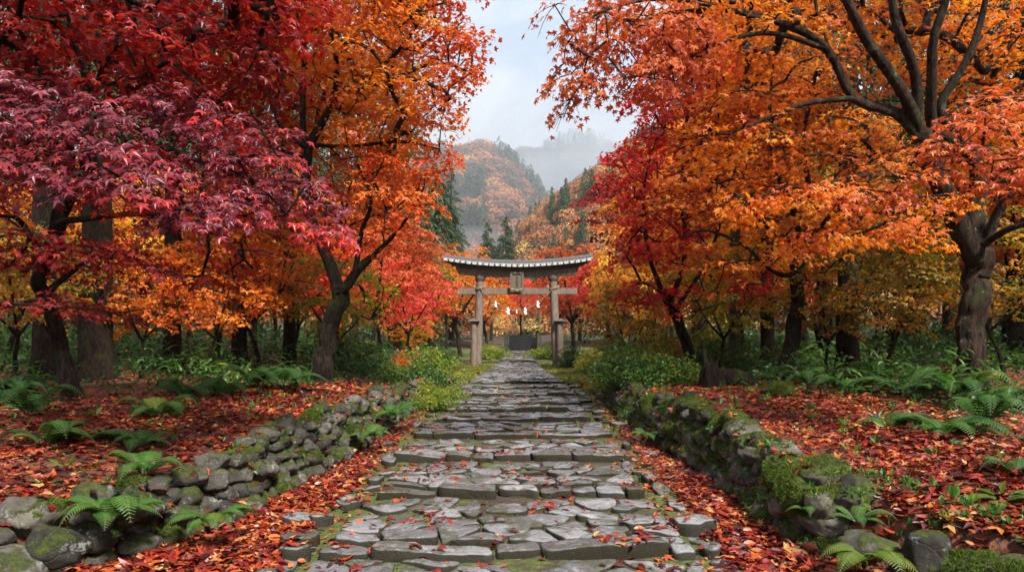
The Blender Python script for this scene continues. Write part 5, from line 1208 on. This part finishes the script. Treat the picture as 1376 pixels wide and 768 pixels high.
for a_, b_ in zip(x[:160], y[:160]):
    k = rng.integers(5, 11); d = unit(rng.normal(0, .7, (k, 3))+[0, 0, .5]); put(wp, OVAL4, np.array([a_, b_, gz(a_, b_)+.02])+d*.03, d, rng.normal(0, .4, (k, 3))+[0, 0, 1], .05*rng.uniform(.5, 1.5, k), np.clip(rng.uniform(.2, .9)+rng.normal(0, .12, k), 0, 1))
for s_, n in ((-1, 120), (1, 150)):
    for _ in range(n):
        b_ = rng.uniform(4, 11); a_ = float(cx(b_))+s_*((WL(b_) if s_ < 0 else WR(b_))+rng.uniform(.3, 3.2)); k = rng.integers(3, 9); sc = rng.uniform(.5, 1.5)
        d = unit(rng.normal(0, .7, (k, 3))+[0, 0, .5]); put(wp, OVAL4 if rng.uniform() < .7 else BLADE, np.array([a_, b_, gz(a_, b_)+.03])+d*.03, d, rng.normal(0, .4, (k, 3))+[0, 0, 1], .065*sc*rng.uniform(.5, 1.5, k), np.clip(rng.uniform(.1, 1)+rng.normal(0, .12, k), 0, 1))
tag(mo.obj('moss', M['grass_moss']), 'fine green moss pile covering the wall stones', 'moss', kind='stuff')
tag(wp.obj('wall_plants', M['fern']), 'small green plants rooted in the joints of both walls', 'small plants', kind='stuff')

def mist(px, py, Y, rx, ry, rz, dens, label):
    m, nt, out = new_mat('mist'); v = nt.nodes.new('ShaderNodeVolumePrincipled'); v.inputs['Color'].default_value = (.89, .93, .98, 1); v.inputs['Anisotropy'].default_value = .45; v.inputs['Density'].default_value = dens
    nt.links.new(v.outputs[0], out.inputs['Volume']); A = Acc(); V, F_ = ico(4); off = rng.uniform(0, 40, 3)
    A.add(V*(1+.3*vnoise(V*1.3+off, 2)+.14*vnoise(V*3+off, 3))[:, None]*[rx, ry, rz], F_); o = A.obj('mist', m, None, True); o.location = tuple(P(px, py, Y)); tag(o, label, 'mist', kind='stuff')
if HAZE:
    mist(700, 300, 560, 520, 400, 165, .0016, 'pale haze filling the valley round the mountains')
    mist(790, 236, 660, 95, 60, 16, .008, 'drifting white mist below the farthest ridge')
    mist(735, 262, 640, 55, 50, 12, .008, 'white mist in the notch between the two mountains')
    mist(850, 205, 640, 70, 50, 14, .010, 'white mist on the right shoulder of the farthest ridge')
    mist(640, 330, 215, 22, 14, 6, .010, 'thin mist lying in the valley behind the twin cedars')
# ================================================================ camera, sky, sun, air
cam = bpy.data.cameras.new('camera'); co_ = bpy.data.objects.new('camera', cam); COL.objects.link(co_)
co_.location = (0, 0, CZ); co_.rotation_euler = (math.pi/2, 0, 0); cam.sensor_width = 36; cam.lens = 36*F/1376; cam.shift_y = (HZ-384)/1376
cam.clip_start = .05; cam.clip_end = 6000; SC.camera = co_
SUN_EL, SUN_AZ = R_(EL), R_(AZ)   # azimuth from +Y towards +X
w = bpy.data.worlds.new('World'); SC.world = w; w.use_nodes = True; nt = w.node_tree; nt.nodes.clear(); g = G(nt)
wo = nt.nodes.new('ShaderNodeOutputWorld'); bg = nt.nodes.new('ShaderNodeBackground')
sky = g.n('ShaderNodeTexSky', _sky_type='NISHITA'); sky.sun_disc = False; sky.sun_elevation = SUN_EL; sky.sun_rotation = SUN_AZ; sky.air_density = 1.0; sky.dust_density = 1.5
co = g.coord('Generated')
n1 = g.noise(g.mapp(co, (1, 1, 2.2)), 2.1, 6, .55, .4); n2_ = g.noise(g.mapp(co, (1, 1, 1.8)), 5.5, 5, .5)
f = g.rng(g.math('ADD', n1, g.math('MULTIPLY', n2_, .22)), .44, .66, .7, 1)
cl = g.mix(g.rng(g.noise(g.mapp(co, (1, 1, 2.0)), 4.2, 6, .55, .5), .40, .60), (2.3, 3.0, 3.9), (4.1, 4.35, 4.5))
g.link(g.mix(f, sky.outputs[0], cl), bg.inputs[0]); bg.inputs[1].default_value = .11; g.link(bg.outputs[0], wo.inputs[0])
sl = bpy.data.lights.new('sun', 'SUN'); so = bpy.data.objects.new('sun', sl); COL.objects.link(so); sl.energy = 5.0; sl.angle = R_(9); sl.color = (1, .95, .88)
so.rotation_euler = (math.pi/2-SUN_EL, 0, math.pi-SUN_AZ)
if HAZE:
    A = Acc(); box(A, (0, 0, 148), (3500, 3500, 304)); m, nt, out = new_mat('haze'); v = nt.nodes.new('ShaderNodeVolumePrincipled')
    v.inputs['Color'].default_value = (.84, .90, .98, 1); v.inputs['Density'].default_value = HAZE; v.inputs['Anisotropy'].default_value = .45
    nt.links.new(v.outputs[0], out.inputs['Volume']); hz = A.obj('haze', m); tag(hz, kind='stuff')
SC.view_settings.view_transform = 'Standard'; SC.view_settings.look = 'None'; SC.view_settings.exposure = EXPO; SC.view_settings.gamma = 1
c = SC.cycles; c.max_bounces = 7; c.diffuse_bounces = 3; c.glossy_bounces = 2; c.transmission_bounces = 5; c.transparent_max_bounces = 4; c.volume_bounces = 1
c.use_denoising = True; c.volume_max_steps = 64; c.use_adaptive_sampling = True; c.adaptive_threshold = .015; c.caustics_reflective = False; c.caustics_refractive = False
try: c.denoiser = 'OPENIMAGEDENOISE'; c.denoising_prefilter = 'FAST'
except Exception: pass
